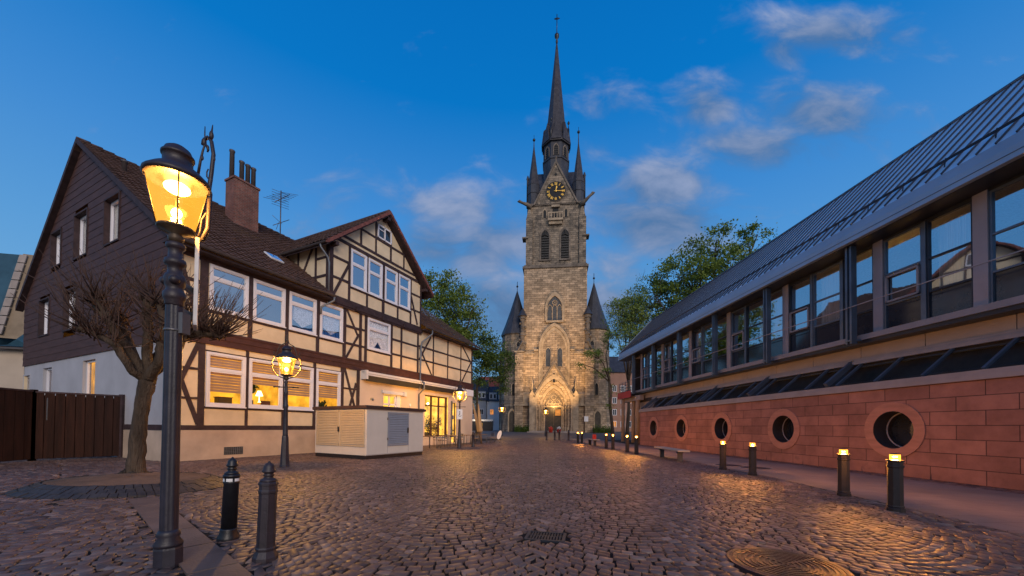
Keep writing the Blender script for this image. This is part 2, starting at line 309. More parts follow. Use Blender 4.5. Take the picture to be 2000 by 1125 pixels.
# ------------------------------------------------------------------ mesh helpers
class MB:
    def __init__(s): s.v = []; s.f = []; s.sm = []
    def add(s, vs, fs, smooth=False):
        o = len(s.v); s.v += [tuple(p) for p in vs]; s.f += [tuple(i + o for i in f) for f in fs]; s.sm += [smooth] * len(fs); return s
    def box(s, x0, x1, y0, y1, z0, z1):
        if x0 > x1: x0, x1 = x1, x0
        if y0 > y1: y0, y1 = y1, y0
        if z0 > z1: z0, z1 = z1, z0
        v = [(x0, y0, z0), (x1, y0, z0), (x1, y1, z0), (x0, y1, z0), (x0, y0, z1), (x1, y0, z1), (x1, y1, z1), (x0, y1, z1)]
        return s.add(v, [(3, 2, 1, 0), (4, 5, 6, 7), (0, 1, 5, 4), (1, 2, 6, 5), (2, 3, 7, 6), (3, 0, 4, 7)])
    def bar(s, a, b, w, h, up=(0, 0, 1)):
        a = Vector(a); b = Vector(b); d = (b - a).normalized(); u = Vector(up)
        if abs(d.dot(u)) > .98: u = Vector((0, 1, 0))
        r = d.cross(u).normalized(); u = r.cross(d).normalized(); r *= w / 2; u *= h / 2
        v = [a - r - u, a + r - u, a + r + u, a - r + u, b - r - u, b + r - u, b + r + u, b - r + u]
        return s.add(v, [(0, 1, 2, 3), (7, 6, 5, 4), (4, 5, 1, 0), (5, 6, 2, 1), (6, 7, 3, 2), (7, 4, 0, 3)])
    def prism_xz(s, poly, y0, y1):          # polygon in x,z (counter-clockwise seen from -y), extruded in y
        n = len(poly); v = [(x, y0, z) for x, z in poly] + [(x, y1, z) for x, z in poly]
        f = [tuple(range(n)), tuple(range(2 * n - 1, n - 1, -1))] + [(i, i + n, (i + 1) % n + n, (i + 1) % n) for i in range(n)]
        return s.add(v, f)
    def prism_yz(s, poly, x0, x1):
        n = len(poly); v = [(x0, y, z) for y, z in poly] + [(x1, y, z) for y, z in poly]
        f = [tuple(range(n)), tuple(range(2 * n - 1, n - 1, -1))] + [(i, i + n, (i + 1) % n + n, (i + 1) % n) for i in range(n)]
        return s.add(v, f)
    def prism_xy(s, poly, z0, z1):
        n = len(poly); v = [(x, y, z0) for x, y in poly] + [(x, y, z1) for x, y in poly]
        f = [tuple(range(n - 1, -1, -1)), tuple(range(n, 2 * n))] + [(i, (i + 1) % n, (i + 1) % n + n, i + n) for i in range(n)]
        return s.add(v, f)
    def ring_xz(s, outer, inner, y0, y1):   # two open polylines with equal counts
        n = len(outer); v = [(x, y0, z) for x, z in outer] + [(x, y0, z) for x, z in inner] + [(x, y1, z) for x, z in outer] + [(x, y1, z) for x, z in inner]
        f = []
        for i in range(n - 1):
            f += [(i, i + 1, n + i + 1, n + i), (2 * n + i, 3 * n + i, 3 * n + i + 1, 2 * n + i + 1), (i, 2 * n + i, 2 * n + i + 1, i + 1), (n + i, n + i + 1, 3 * n + i + 1, 3 * n + i)]
        f += [(0, n, 3 * n, 2 * n), (n - 1, 3 * n - 1, 4 * n - 1, 2 * n - 1)]
        return s.add(v, f)
    def lathe(s, prof, cx=0, cy=0, n=16, smooth=True, rot=0.0, cz=0):
        v = []; f = []
        for r, z in prof:
            for k in range(n):
                a = rot + 2 * math.pi * k / n; v.append((cx + r * math.cos(a), cy + r * math.sin(a), cz + z))
        for i in range(len(prof) - 1):
            for k in range(n):
                f.append((i * n + k, i * n + (k + 1) % n, (i + 1) * n + (k + 1) % n, (i + 1) * n + k))
        s.add(v, f, smooth)
        o = len(s.v) - len(v)
        s.f.append(tuple(o + k for k in range(n - 1, -1, -1))); s.sm.append(False)
        s.f.append(tuple(o + (len(prof) - 1) * n + k for k in range(n))); s.sm.append(False)
        return s
    def tube(s, pts, rads, n=8, smooth=True):
        pts = [Vector(p) for p in pts]
        if isinstance(rads, (int, float)): rads = [rads] * len(pts)
        v = []; f = []; prev = None
        for i, p in enumerate(pts):
            d = (pts[min(i + 1, len(pts) - 1)] - pts[max(i - 1, 0)]).normalized()
            if prev is None:
                u = Vector((0, 0, 1)) if abs(d.z) < .9 else Vector((1, 0, 0)); u = (u - d * u.dot(d)).normalized()
            else:
                u = (prev - d * prev.dot(d)).normalized()
            prev = u; w = d.cross(u)
            for k in range(n):
                a = 2 * math.pi * k / n; v.append(p + (u * math.cos(a) + w * math.sin(a)) * rads[i])
        for i in range(len(pts) - 1):
            for k in range(n): f.append((i * n + k, i * n + (k + 1) % n, (i + 1) * n + (k + 1) % n, (i + 1) * n + k))
        f.append(tuple(range(n - 1, -1, -1))); f.append(tuple((len(pts) - 1) * n + k for k in range(n)))
        return s.add(v, f, smooth)
    def ball(s, c, r, n=10, sz=1.0):
        prof = [(max(1e-3, r * math.sin(math.pi * i / 8)), -r * sz * math.cos(math.pi * i / 8)) for i in range(9)]
        return s.lathe(prof, c[0], c[1], n, True, 0, c[2])
    def build(s, name, material, parent=None, recalc=True, bevel=0):
        me = bpy.data.meshes.new(name); me.from_pydata(s.v, [], s.f); me.update()
        if recalc:
            bm = bmesh.new(); bm.from_mesh(me)
            bmesh.ops.recalc_face_normals(bm, faces=bm.faces)
            if bevel: bmesh.ops.bevel(bm, geom=list(bm.edges), offset=bevel, segments=1, affect='EDGES')
            bm.to_mesh(me); bm.free()
        if not bevel: me.polygons.foreach_set('use_smooth', s.sm)
        me.materials.append(MATS[material]); o = bpy.data.objects.new(name, me); COL.objects.link(o)
        if parent is not None: o.parent = parent
        return o

def raw_mesh(name, V, Fq, material, parent=None, smooth=False):
    V = np.asarray(V, np.float32); Fq = np.asarray(Fq, np.int32); me = bpy.data.meshes.new(name); k = Fq.shape[1]
    me.vertices.add(len(V)); me.vertices.foreach_set('co', V.ravel())
    me.loops.add(Fq.size); me.loops.foreach_set('vertex_index', Fq.ravel())
    me.polygons.add(len(Fq)); me.polygons.foreach_set('loop_start', np.arange(len(Fq), dtype=np.int32) * k)
    if smooth: me.polygons.foreach_set('use_smooth', np.ones(len(Fq), bool))
    me.update(calc_edges=True); me.validate()
    me.materials.append(MATS[material]); o = bpy.data.objects.new(name, me); COL.objects.link(o)
    if parent is not None: o.parent = parent
    return o

def tag(o, label=None, cat=None, group=None, kind=None):
    if label: o['label'] = label
    if cat: o['category'] = cat
    if group: o['group'] = group
    if kind: o['kind'] = kind
    return o
def empty(name, loc, rz=0, label=None, cat=None, group=None):
    o = bpy.data.objects.new(name, None); COL.objects.link(o); o.location = loc; o.rotation_euler = (0, 0, rz); o.empty_display_size = .2
    return tag(o, label, cat, group)
def copy_tree(o, parent=None):
    c = o.copy(); COL.objects.link(c); c.parent = parent
    for ch in o.children: copy_tree(ch, c)
    return c
def point_light(name, loc, power, col, rad, parent=None):
    l = bpy.data.lights.new(name, 'POINT'); l.energy = power; l.color = col; l.shadow_soft_size = rad
    o = bpy.data.objects.new(name, l); COL.objects.link(o); o.location = loc
    if parent is not None: o.parent = parent
    return o
def gz(x, y): return 0.0 if y < 30 else min(.49, (y - 30) * .014)

def lancet(cx, z0, zs, hw, rise=1.0, n=9):
    """polyline from the left foot over the pointed arch to the right foot"""
    Rr = hw * 2 * rise; pts = [(cx - hw, z0)]; c = cx - hw + Rr
    a1 = math.acos((Rr - hw) / Rr)
    for i in range(n + 1):
        a = a1 * i / n; pts.append((c - Rr * math.cos(a), zs + Rr * math.sin(a)))
    for i in range(n - 1, -1, -1):
        a = a1 * i / n; pts.append((2 * cx - c + Rr * math.cos(a), zs + Rr * math.sin(a)))
    pts.append((cx + hw, z0)); return pts

def wall_holes(mb, x0, x1, z0, z1, holes, y, flip=False):
    xs = sorted({x0, x1, *[h[0] for h in holes], *[h[2] for h in holes]}); zs = sorted({z0, z1, *[h[1] for h in holes], *[h[3] for h in holes]})
    xs = [x for x in xs if x0 <= x <= x1]; zs = [z for z in zs if z0 <= z <= z1]
    for i in range(len(xs) - 1):
        for j in range(len(zs) - 1):
            cx = (xs[i] + xs[i + 1]) / 2; cz = (zs[j] + zs[j + 1]) / 2
            if any(h[0] < cx < h[2] and h[1] < cz < h[3] for h in holes): continue
            mb.add([(xs[i], y, zs[j]), (xs[i + 1], y, zs[j]), (xs[i + 1], y, zs[j + 1]), (xs[i], y, zs[j + 1])], [(0, 1, 2, 3)])

# ================================================================== THE SETTING
def build_ground():
    xs = [-600, -200, -80, -50, -30, -20, -10, -5, 0, 5, 10, 15, 20, 30, 50, 80, 200, 600]; ys = [-60, -20, 0, 10, 20, 30, 35, 40, 50, 60, 65, 80, 120, 300, 1200]
    V = [(x, y, gz(x, y) - .019) for y in ys for x in xs]; n = len(xs)
    Fq = [(j * n + i, j * n + i + 1, (j + 1) * n + i + 1, (j + 1) * n + i) for j in range(len(ys) - 1) for i in range(n - 1)]
    tag(raw_mesh('ground', V, Fq, 'mortar'), kind='structure')
    # plain asphalt of the church square
    V = []; Fq = []; ys = [38, 45, 52, 60, 65, 72, 90]
    for y in ys: V += [(-40, y, gz(0, y) - .006), (45, y, gz(0, y) - .006)]
    Fq = [(2 * i, 2 * i + 1, 2 * i + 3, 2 * i + 2) for i in range(len(ys) - 1)]
    tag(raw_mesh('church_square', V, Fq, 'asphalt'), kind='structure')
build_ground()

# right-hand building frame: s along the wall, away from the camera
RD = Vector((-.0597, 1, 0)).normalized(); RO = Vector((RD.y, -RD.x, 0)); RB = Vector((12.08, .384, 0))
def rs(x, y):       # world -> (s, off) ; off > 0 is inside the building
    d = Vector((x - RB.x, y - RB.y, 0)); return d.dot(RD), d.dot(RO)
# left-hand house frame
HP = Vector((-12.126, 13.165, 0)); HD = Vector((.4317, .9020, 0)).normalized(); HN = Vector((-HD.y, HD.x, 0)); HROT = math.atan2(HD.y, HD.x)
EDGE = [(6.9, -3), (6.9, 3), (6.75, 5), (7.0, 7), (7.35, 10), (7.35, 15), (6.9, 22), (6.45, 30), (6.1, 40)]
def edge_x(y):
    for (xa, ya), (xb, yb) in zip(EDGE, EDGE[1:]):
        if y <= yb: return xa + (xb - xa) * (y - ya) / (yb - ya)
    return EDGE[-1][0]
def build_pavement():
    ys = list(np.linspace(-3, 40, 44)); V = []; Fq = []
    for y in ys:
        xe = edge_x(y); xw = RB.x - .0597 * y + .0
        V += [(xe, y, gz(0, y) + .004), (xe, y, gz(0, y) - .05), (xw - .62, y, gz(0, y) + .004)]
    for i in range(len(ys) - 1):
        a = 3 * i; b = a + 3; Fq += [(a, a + 2, b + 2, b), (a + 1, a, b, b + 1)]
    p = tag(raw_mesh('pavement', V, Fq, 'pavement'), kind='structure')
    # thin slab joints cut in the paving near the camera
    nt = MATS['pavement'].node_tree; N = nt.nodes; L = nt.links; b = N['Principled BSDF']
    tc = N.new('ShaderNodeTexCoord'); br = N.new('ShaderNodeTexBrick'); L.new(tc.outputs['Object'], br.inputs['Vector'])
    br.inputs['Scale'].default_value = 1; br.inputs['Brick Width'].default_value = .62; br.inputs['Row Height'].default_value = .42; br.inputs['Mortar Size'].default_value = .007
    br.inputs['Color1'].default_value = (1, 1, 1, 1); br.inputs['Color2'].default_value = (.82, .82, .84, 1); br.inputs['Mortar'].default_value = (.45, .42, .42, 1)
    src = b.inputs['Base Color'].links[0].from_socket; mx = N.new('ShaderNodeMix'); mx.data_type = 'RGBA'; mx.blend_type = 'MULTIPLY'; mx.inputs[0].default_value = .7
    L.new(src, mx.inputs[6]); L.new(br.outputs[0], mx.inputs[7]); L.new(mx.outputs[2], b.inputs['Base Color'])
build_pavement()

# slab path on the lower left, from measured corner points
def G2(x, y): p = on_ground(x, y); return np.array([p.x, p.y])
SL = [G2(262, 1004), G2(309, 1057)]; SR_ = [G2(352, 1003), G2(431, 1067)]
sdir = (SR_[1] - SR_[0]); sdir /= np.linalg.norm(sdir); snorm = np.array([-sdir[1], sdir[0]])
s_w = abs((SL[1] - SR_[0]) @ snorm); s_sign = np.sign((SL[1] - SR_[0]) @ snorm)
def strip_uv(x, y): d = np.array([x, y]) - SR_[0]; return d @ sdir, (d @ snorm) * s_sign
def build_slabs():
    mb = MB(); u = -2.1
    while u < 6:
        l = 1.05 + random.uniform(-.1, .15)
        c = [SR_[0] + sdir * (u + a) + snorm * s_sign * b for a, b in ((.012, .02), (l - .012, .02), (l - .012, s_w - .02), (.012, s_w - .02))]
        mb.prism_xy([tuple(q) for q in c], -.04, .006 + random.uniform(-.003, .003)); u += l
    tag(mb.build('slab_path', 'slab'), kind='structure')
build_slabs()

TREE = Vector((-8.95, 8.75, 0)); PIT = (-8.15, 7.95, 1.95, 1.40)   # tree pit: centre, half axes
MAN = (2.74, 3.70, .45)                                              # manhole
DR = on_ground(1066, 1047); DRC = (DR.x, DR.y, .23, .17)
def house_uv(x, y): d = Vector((x, y, 0)) - HP; return d.dot(HD), d.dot(HN)
def keep_main(x, y):
    if y > 40 or y < .9: return False
    if x > edge_x(y) - .06: return False
    hu, hv = house_uv(x, y)
    if hv > .1 and hu > -.1: return False
    if abs(x) > 1.75 * y + 3: return False
    u, v = strip_uv(x, y)
    if -2.2 < u < 9 and .0 < v: return False
    if u <= -2.2 and v > 1.2: return False
    if ((x - PIT[0]) / PIT[2]) ** 2 + ((y - PIT[1]) / PIT[3]) ** 2 < 1.02: return False
    if (x - MAN[0]) ** 2 + (y - MAN[1]) ** 2 < (MAN[2] + .07) ** 2: return False
    if abs(x - DRC[0]) < DRC[2] + .045 and abs(y - DRC[1]) < DRC[3] + .045: return False
    return True
def keep_left(x, y):
    if y > 30 or y < .9 or abs(x) > 1.7 * y + 3: return False
    u, v = strip_uv(x, y)
    if v < s_w - .0 and u > -2.2: return False
    if u <= -2.2 and v <= 1.25: return False
    hu, hv = house_uv(x, y)
    if hv > .1 and hu > -.1: return False
    if ((x - PIT[0]) / PIT[2]) ** 2 + ((y - PIT[1]) / PIT[3]) ** 2 < 1.02: return False
    return True
def keep_gutter(x, y):
    s, o = rs(x, y); return -.58 < o < -.06 and -2 < s < 30

def cobbles(name, bx, rot, keep, Wd, sag, d, l, origin, arcs=True, seed=1):
    """stones laid in rows of segmental arcs; each one its own small rounded block"""
    rg = np.random.default_rng(seed); x0, x1, y0, y1 = bx; ca, sa = math.cos(rot), math.sin(rot); Q = []
    nrow = int((y1 - y0) / d); j0 = int(math.floor(x0 / Wd)); j1 = int(math.ceil(x1 / Wd))
    def f(t): return -sag * (1 - (2 * t / Wd - 1) ** 2) if arcs else 0 * t
    def fp(t): return 4 * sag / Wd * (2 * t / Wd - 1) if arcs else 0 * t
    seam = {(j, k): (rg.uniform(.02, .11) * (1 if k % 2 else -1) if arcs else 0) for j in range(j0, j1 + 1) for k in range(-4, nrow)}
    for j in range(j0, j1):
        for k in range(-4, nrow):
            t = rg.uniform(-.02, .05); ts = [0.0]
            while t < Wd - l * .45:
                sl = math.sqrt(1 + fp(t) ** 2); t += l * rg.uniform(.72, 1.28) / sl
                ts.append(min(t, Wd))
            ts[-1] = Wd; e0, e1 = seam[(j, k)], seam[(j + 1, k)]
            ts[0] += e0; ts[-1] += e1
            yb = y0 + k * d
            for a, b in zip(ts, ts[1:]):
                mid = (a + b) / 2
                lx = j * Wd + mid; ly = yb + f(mid) + d / 2
                wx = origin[0] + lx * ca - ly * sa; wy = origin[1] + lx * sa + ly * ca
                if not keep(wx, wy): continue
                sh = fp(mid) / (1 + fp(mid) ** 2) * d * .8      # lean of the side joints
                q = [(a, f(a)), (b, f(b)), (b - sh, f(b) + d), (a - sh, f(a) + d)]
                if a == ts[0]: q[3] = (a, f(a) + d)
                if b == ts[-1]: q[2] = (b, f(b) + d)
                Q.append([(j * Wd + p[0], yb + p[1]) for p in q])
    Q = np.array(Q); Q += rg.normal(0, .007, Q.shape); n = len(Q); cen = Q.mean(1, keepdims=True)
    wob = rg.normal(0, 1, (n, 1, 2)) * .0055
    def ins(g): 
        v = Q - cen; ln = np.linalg.norm(v, axis=2, keepdims=True); return cen + v * (1 - g / np.maximum(ln, .03)) + wob
    A = ins(.016); B = ins(.0175); C = ins(.026)
    Hh = rg.normal(0, .0022, (n, 1)); tx = rg.normal(0, .017, (n, 1)); ty = rg.normal(0, .017, (n, 1))
    def z(P, base): dd = P - cen; return base + Hh + dd[..., 0] * tx + dd[..., 1] * ty
    za = np.full((n, 4), -.03); zb = z(B, -.005); zc = z(C, 0.0); zd = (Hh[:, 0] + .0015)[:, None]
    P = np.concatenate([A, B, C], 1); Z = np.concatenate([za, zb, zc], 1)
    wx = origin[0] + P[..., 0] * ca - P[..., 1] * sa; wy = origin[1] + P[..., 0] * sa + P[..., 1] * ca
    rise = np.clip((wy - 30) * .014, 0, .49); V = np.stack([wx, wy, Z + rise], -1).reshape(-1, 3)
    fl = []
    for o in (0, 4):
        for i in range(4): fl.append((o + i, o + (i + 1) % 4, o + 4 + (i + 1) % 4, o + 4 + i))
    fl.append((8, 9, 10, 11)); fl = np.array(fl)
    Fq = (fl[None] + (np.arange(n) * 12)[:, None, None]).reshape(-1, 4)
    print(name, n, 'stones')
    return tag(raw_mesh(name, V, Fq, 'cobble'), kind='structure')
cobbles('cobblestones', (-16, 10, -1, 42), R(-4), keep_main, 2.6, .80, .118, .150, (0, 0), True, 3)
cobbles('cobblestones', (-26, 4, -6, 34), R(24), keep_left, 2.0, .35, .118, .145, (0, 0), True, 5)
cobbles('cobblestones', (-.7, .1, -2, 32), math.atan2(RD.y, RD.x) - R(90), keep_gutter, .6, 0, .12, .15, (RB.x, RB.y), False, 6)

def build_pit():
    cx, cy, ax, ay = PIT; root = empty('tree_pit', (cx, cy, 0), 0, 'low oval tree bed ringed with sloping dark cobbles on the left', 'tree bed')
    mb = MB(); n = 40; rings = [(.74, .17), (.55, .20), (.25, .215), (.02, .22)]; V = []
    for r, z in rings:
        for k in range(n):
            a = 2 * math.pi * k / n; V.append((ax * r * math.cos(a), ay * r * math.sin(a), z + random.uniform(-.012, .012)))
    Fq = [(i * n + k, i * n + (k + 1) % n, (i + 1) * n + (k + 1) % n, (i + 1) * n + k) for i in range(len(rings) - 1) for k in range(n)]
    mb.add(V, Fq, True); mb.build('soil', 'soil', root)
    mb = MB()
    for row in range(3):
        r0 = 1.0 - row * .085; r1 = r0 - .078; z0 = .012 + row * .055; z1 = z0 + .055; nn = 84 - row * 8; a = 0
        for k in range(nn):
            a0 = 2 * math.pi * (k + .05 + random.uniform(-.04, .04)) / nn; a1 = 2 * math.pi * (k + .95 + random.uniform(-.04, .04)) / nn; j = random.uniform(-.008, .008)
            c = [(ax * r * math.cos(q), ay * r * math.sin(q), z + j) for r, q, z in ((r0, a0, z0), (r0, a1, z0), (r1, a1, z1), (r1, a0, z1))]
            mb.add(c + [(x, y, -.05) for x, y, z in c], [(0, 1, 2, 3), (0, 4, 5, 1), (1, 5, 6, 2), (2, 6, 7, 3), (3, 7, 4, 0)])
    mb.build('cobble_edging', 'basalt', root)
build_pit()

def build_manhole():
    x, y, r = MAN; root = empty('manhole_cover', (x, y, .004), R(20), 'large round cast iron manhole cover with ring pattern in the cobbles', 'manhole cover')
    mb = MB(); mb.lathe([(r + .06, -.05), (r + .06, .006), (r + .01, .008), (r + .01, -.01)], n=48, smooth=False); mb.build('rim', 'iron_brown', root)
    mb = MB(); mb.lathe([(r, -.05), (r, .004), (r - .03, .006), (r - .03, -.002)], n=48, smooth=False)
    for k in range(4):
        for i in range(9):
            rr = .08 + i * .052; a0 = R(90 * k + 6); a1 = R(90 * k + 84); pts = [(rr * math.cos(a0 + (a1 - a0) * t / 10), rr * math.sin(a0 + (a1 - a0) * t / 10)) for t in range(11)]
            for p, q in zip(pts, pts[1:]): mb.bar((*p, .001), (*q, .001), .022, .012)
    for k in range(4): mb.bar((0, 0, .001), ((r - .04) * math.cos(R(90 * k)), (r - .04) * math.sin(R(90 * k)), .001), .03, .012)
    mb.build('lid', 'manhole_iron', root)
    root = empty('drain_grate', (DRC[0], DRC[1], 0), R(-12), 'rectangular iron drain grate set among the cobbles', 'drain')
    mb = MB(); w, h = DRC[2], DRC[3]
    for a in (-1, 1): mb.box(a * w - .015, a * w + .015, -h, h, -.04, .004); mb.box(-w, w, a * h - .015, a * h + .015, -.04, .0045)
    for i in range(13): xx = -w + (i + .5) * 2 * w / 13; mb.box(xx - .009, xx + .009, -h, h, -.04, .001)
    mb.box(-w, w, -.012, .012, -.04, .002); mb.build('grate', 'steel_dark', root)
    for (px, py, lab) in ((1423, 909, 'round dark cover in the pavement beside the farther lit bollard pair'), (1475, 914, 'round dark cover in the pavement behind the nearer of the middle bollards')):
        g = on_ground(px, py); root = empty('utility_cover', (g.x, g.y, .006), 0, lab, 'utility cover')
        mb = MB(); mb.lathe([(.44, -.03), (.44, .002), (.40, .004), (.40, .001), (.02, .001)], n=28, smooth=False); mb.build('lid', 'iron_brown', root)
        mb = MB(); mb.lathe([(.50, -.03), (.50, .001), (.45, .0015), (.45, -.02)], n=28, smooth=False); mb.build('rim', 'concrete', root)
build_manhole()

# ================================================================== LEFT HALF-TIMBERED HOUSE (local x along the street front, y into the house)
HOUSE = empty('half_timbered_house', HP, HROT, 'long cream half timbered house with brown tiled roof and slate clad gable', 'house')

def tile_roof(name, parent, O, U, Vd, Nn, Ls, urange, row=.33, pitch=.27, du=.055, amp=.032, lip=.062, material='tile'):
    """O eave origin, U unit along the eave, Vd unit up the slope, Nn normal. urange(t)->list of (u0,u1)."""
    O, U, Vd, Nn = map(Vector, (O, U, Vd, Nn)); V = []; Fq = []; t = 0.0
    while t < Ls - .01:
        t1 = min(t + row + .10, Ls); tm = (t + t1) / 2
        for (u0, u1) in urange(tm):
            if u1 - u0 < .05: continue
            n = max(2, int((u1 - u0) / du)); jog = random.uniform(-.004, .004)
            us = np.linspace(u0, u1, n + 1); wav = amp * np.abs(np.sin(np.pi * us / pitch)) + RNG.normal(0, .0025, n + 1)
            b = len(V)
            for uu, w in zip(us, wav):
                sag = .02 * math.sin(uu * .9 + 1) + .015 * math.sin(uu * 2.3 + t)
                V.append(O + U * uu + Vd * t + Nn * (w + lip + jog + sag)); V.append(O + U * uu + Vd * t1 + Nn * (w + jog + sag)); V.append(O + U * uu + Vd * (t + .004) + Nn * (w + lip + jog - .026 + sag))
            for i in range(n):
                a = b + 3 * i; c = a + 3; Fq += [(a, c, c + 1, a + 1), (a + 2, c + 2, c, a)]
        t += row
    return raw_mesh(name, [tuple(v) for v in V], Fq, material, parent)

def plank(mb, p0, p1, w, y0, y1):      # timber lying in the facade plane, from (x,z) to (x,z)
    d = Vector((p1[0] - p0[0], p1[1] - p0[1])); L_ = d.length; d /= L_; n = Vector((-d.y, d.x)) * w / 2
    a, b = Vector(p0), Vector(p1); mb.prism_xz([tuple(a - n), tuple(b - n), tuple(b + n), tuple(a + n)], y0, y1)

def make_window(x0, z0, x1, z1, tr=None, mode='sky', blind=None, y=0.0, mull=False, name='window', tilt=0, parent=None, room='room_dark', dec=None):
    P = parent or HOUSE
    fw = .085; mb = MB()
    def ring(a, b, c, d, w, ya, yb): mb.box(a, c, ya, yb, b, b + w); mb.box(a, c, ya, yb, d - w, d); mb.box(a, a + w, ya, yb, b + w, d - w); mb.box(c - w, c, ya, yb, b + w, d - w)
    ring(x0, z0, x1, z1, fw, y - .055, y + .06)
    ring(x0 + fw, z0 + fw, x1 - fw, (tr if tr else z1) - (0.04 if tr else fw), .055, y - .035, y + .05)
    if tr:
        mb.box(x0 + fw, x1 - fw, y - .045, y + .055, tr - .04, tr + .04); ring(x0 + fw, tr + .04, x1 - fw, z1 - fw, .04, y - .035, y + .05)
    if mull: mb.box((x0 + x1) / 2 - .04, (x0 + x1) / 2 + .04, y - .05, y + .052, z0 + fw, (tr if tr else z1) - fw)
    mb.box(x0 - .02, x1 + .02, y - .10, y - .056, z0 - .035, z0 + .012)
    wn = mb.build(name, 'white_frame', P)
    g = {'lit': 'lit_glass', 'sky': 'sky_glass', 'see': 'window_glass'}[mode]
    mb = MB(); e = .03; mb.add([(x0 + e, y + .01, z0 + e), (x1 - e, y + .01, z0 + e), (x1 - e, y + .012, z1 - e), (x0 + e, y + .012, z1 - e)], [(0, 1, 2, 3)]); mb.build('pane', g, wn)
    D = 1.3 if room != 'room_dark' else .6
    mb = MB(); s = .25 if D > 1 else .05; a, b, c, d = x0 - s, x1 + s, z0 - (.1 if D > 1 else 0), z1 + s
    mb.add([(a, y + .09, c), (b, y + .09, c), (b, y + .09, d), (a, y + .09, d), (a, y + D, c), (b, y + D, c), (b, y + D, d), (a, y + D, d)], [(4, 5, 6, 7), (0, 4, 7, 3), (1, 2, 6, 5), (3, 7, 6, 2), (0, 1, 5, 4)])
    mb.build('room', room, wn, recalc=False)
    if blind:                            # (bottom of the slatted blind, bottom of the top blind)
        mb = MB(); zt = z1 - fw; k = 0
        while zt > blind:
            if not (tr and abs(zt - tr) < .05): mb.add([(x0 + fw, y + .075 + .002 * (k % 2), zt - .095), (x1 - fw, y + .075 + .002 * (k % 2), zt - .095), (x1 - fw, y + .076, zt), (x0 + fw, y + .076, zt)], [(0, 1, 2, 3)])
            zt -= .108 if k % 3 else .118; k += 1
        mb.build('blind', 'blind', wn)
    if tilt:                             # tilted sash leaning inwards at the top
        mb = MB(); a, b, c, d = x0 + fw, z0 + fw, x1 - fw, tr - .04; w = .06
        for (p, q) in (((a, b), (c, b)), ((a, b), (a, d)), ((c, b), (c, d)), ((a, d), (c, d))):
            f = lambda pt: (pt[0], y + .02 + tilt * (pt[1] - b), pt[1])
            mb.bar(f(p), f(q), w, w, (0, 1, 0))
        mb.build('tilted_sash', 'white_frame', wn)
    if dec == 'drape':
        mb = MB(); xm = (x0 + x1) / 2; zt = (tr or z1) - .05; zm = z0 + .55
        mb.add([(x0 + .3, y + .10, zt), (x1 - .12, y + .10, zt), (x1 - .15, y + .10, zm), (xm + .04, y + .10, z0 + .25), (x0 + .26, y + .10, zm)], [(0, 1, 2, 3, 4)]); mb.build('curtain', 'lace', wn)
    if dec == 'lace':
        mb = MB(); zt = (tr or z1) - .04; xm = (x0 + x1) / 2
        mb.add([(x0 + .1, y + .1, z0 + .1), (xm - .32, y + .1, z0 + .1), (xm, y + .1, z0 + .55), (xm + .32, y + .1, z0 + .1), (x1 - .1, y + .1, z0 + .1), (x1 - .1, y + .1, z1 - .1), (x0 + .1, y + .1, z1 - .1)], [(0, 1, 2, 6), (2, 3, 4, 5, 6)]); mb.build('curtain', 'lace', wn)
    if dec == 'gap':                      # parted drapes
        mb = MB()
        for i in range(10):
            a = x0 + fw + (x1 - x0 - 2 * fw) * i / 10; b = a + (x1 - x0 - 2 * fw) / 10
            if 5 <= i <= 6: continue
            mb.add([(a, y + .10 + .04 * (i % 2), z0 + .1), (b, y + .10 + .04 * ((i + 1) % 2), z0 + .1), (b, y + .10 + .04 * ((i + 1) % 2), z1 - .1), (a, y + .10 + .04 * (i % 2), z1 - .1)], [(0, 1, 2, 3)])
        mb.build('curtain', 'curtain_drape', wn)
    return wn

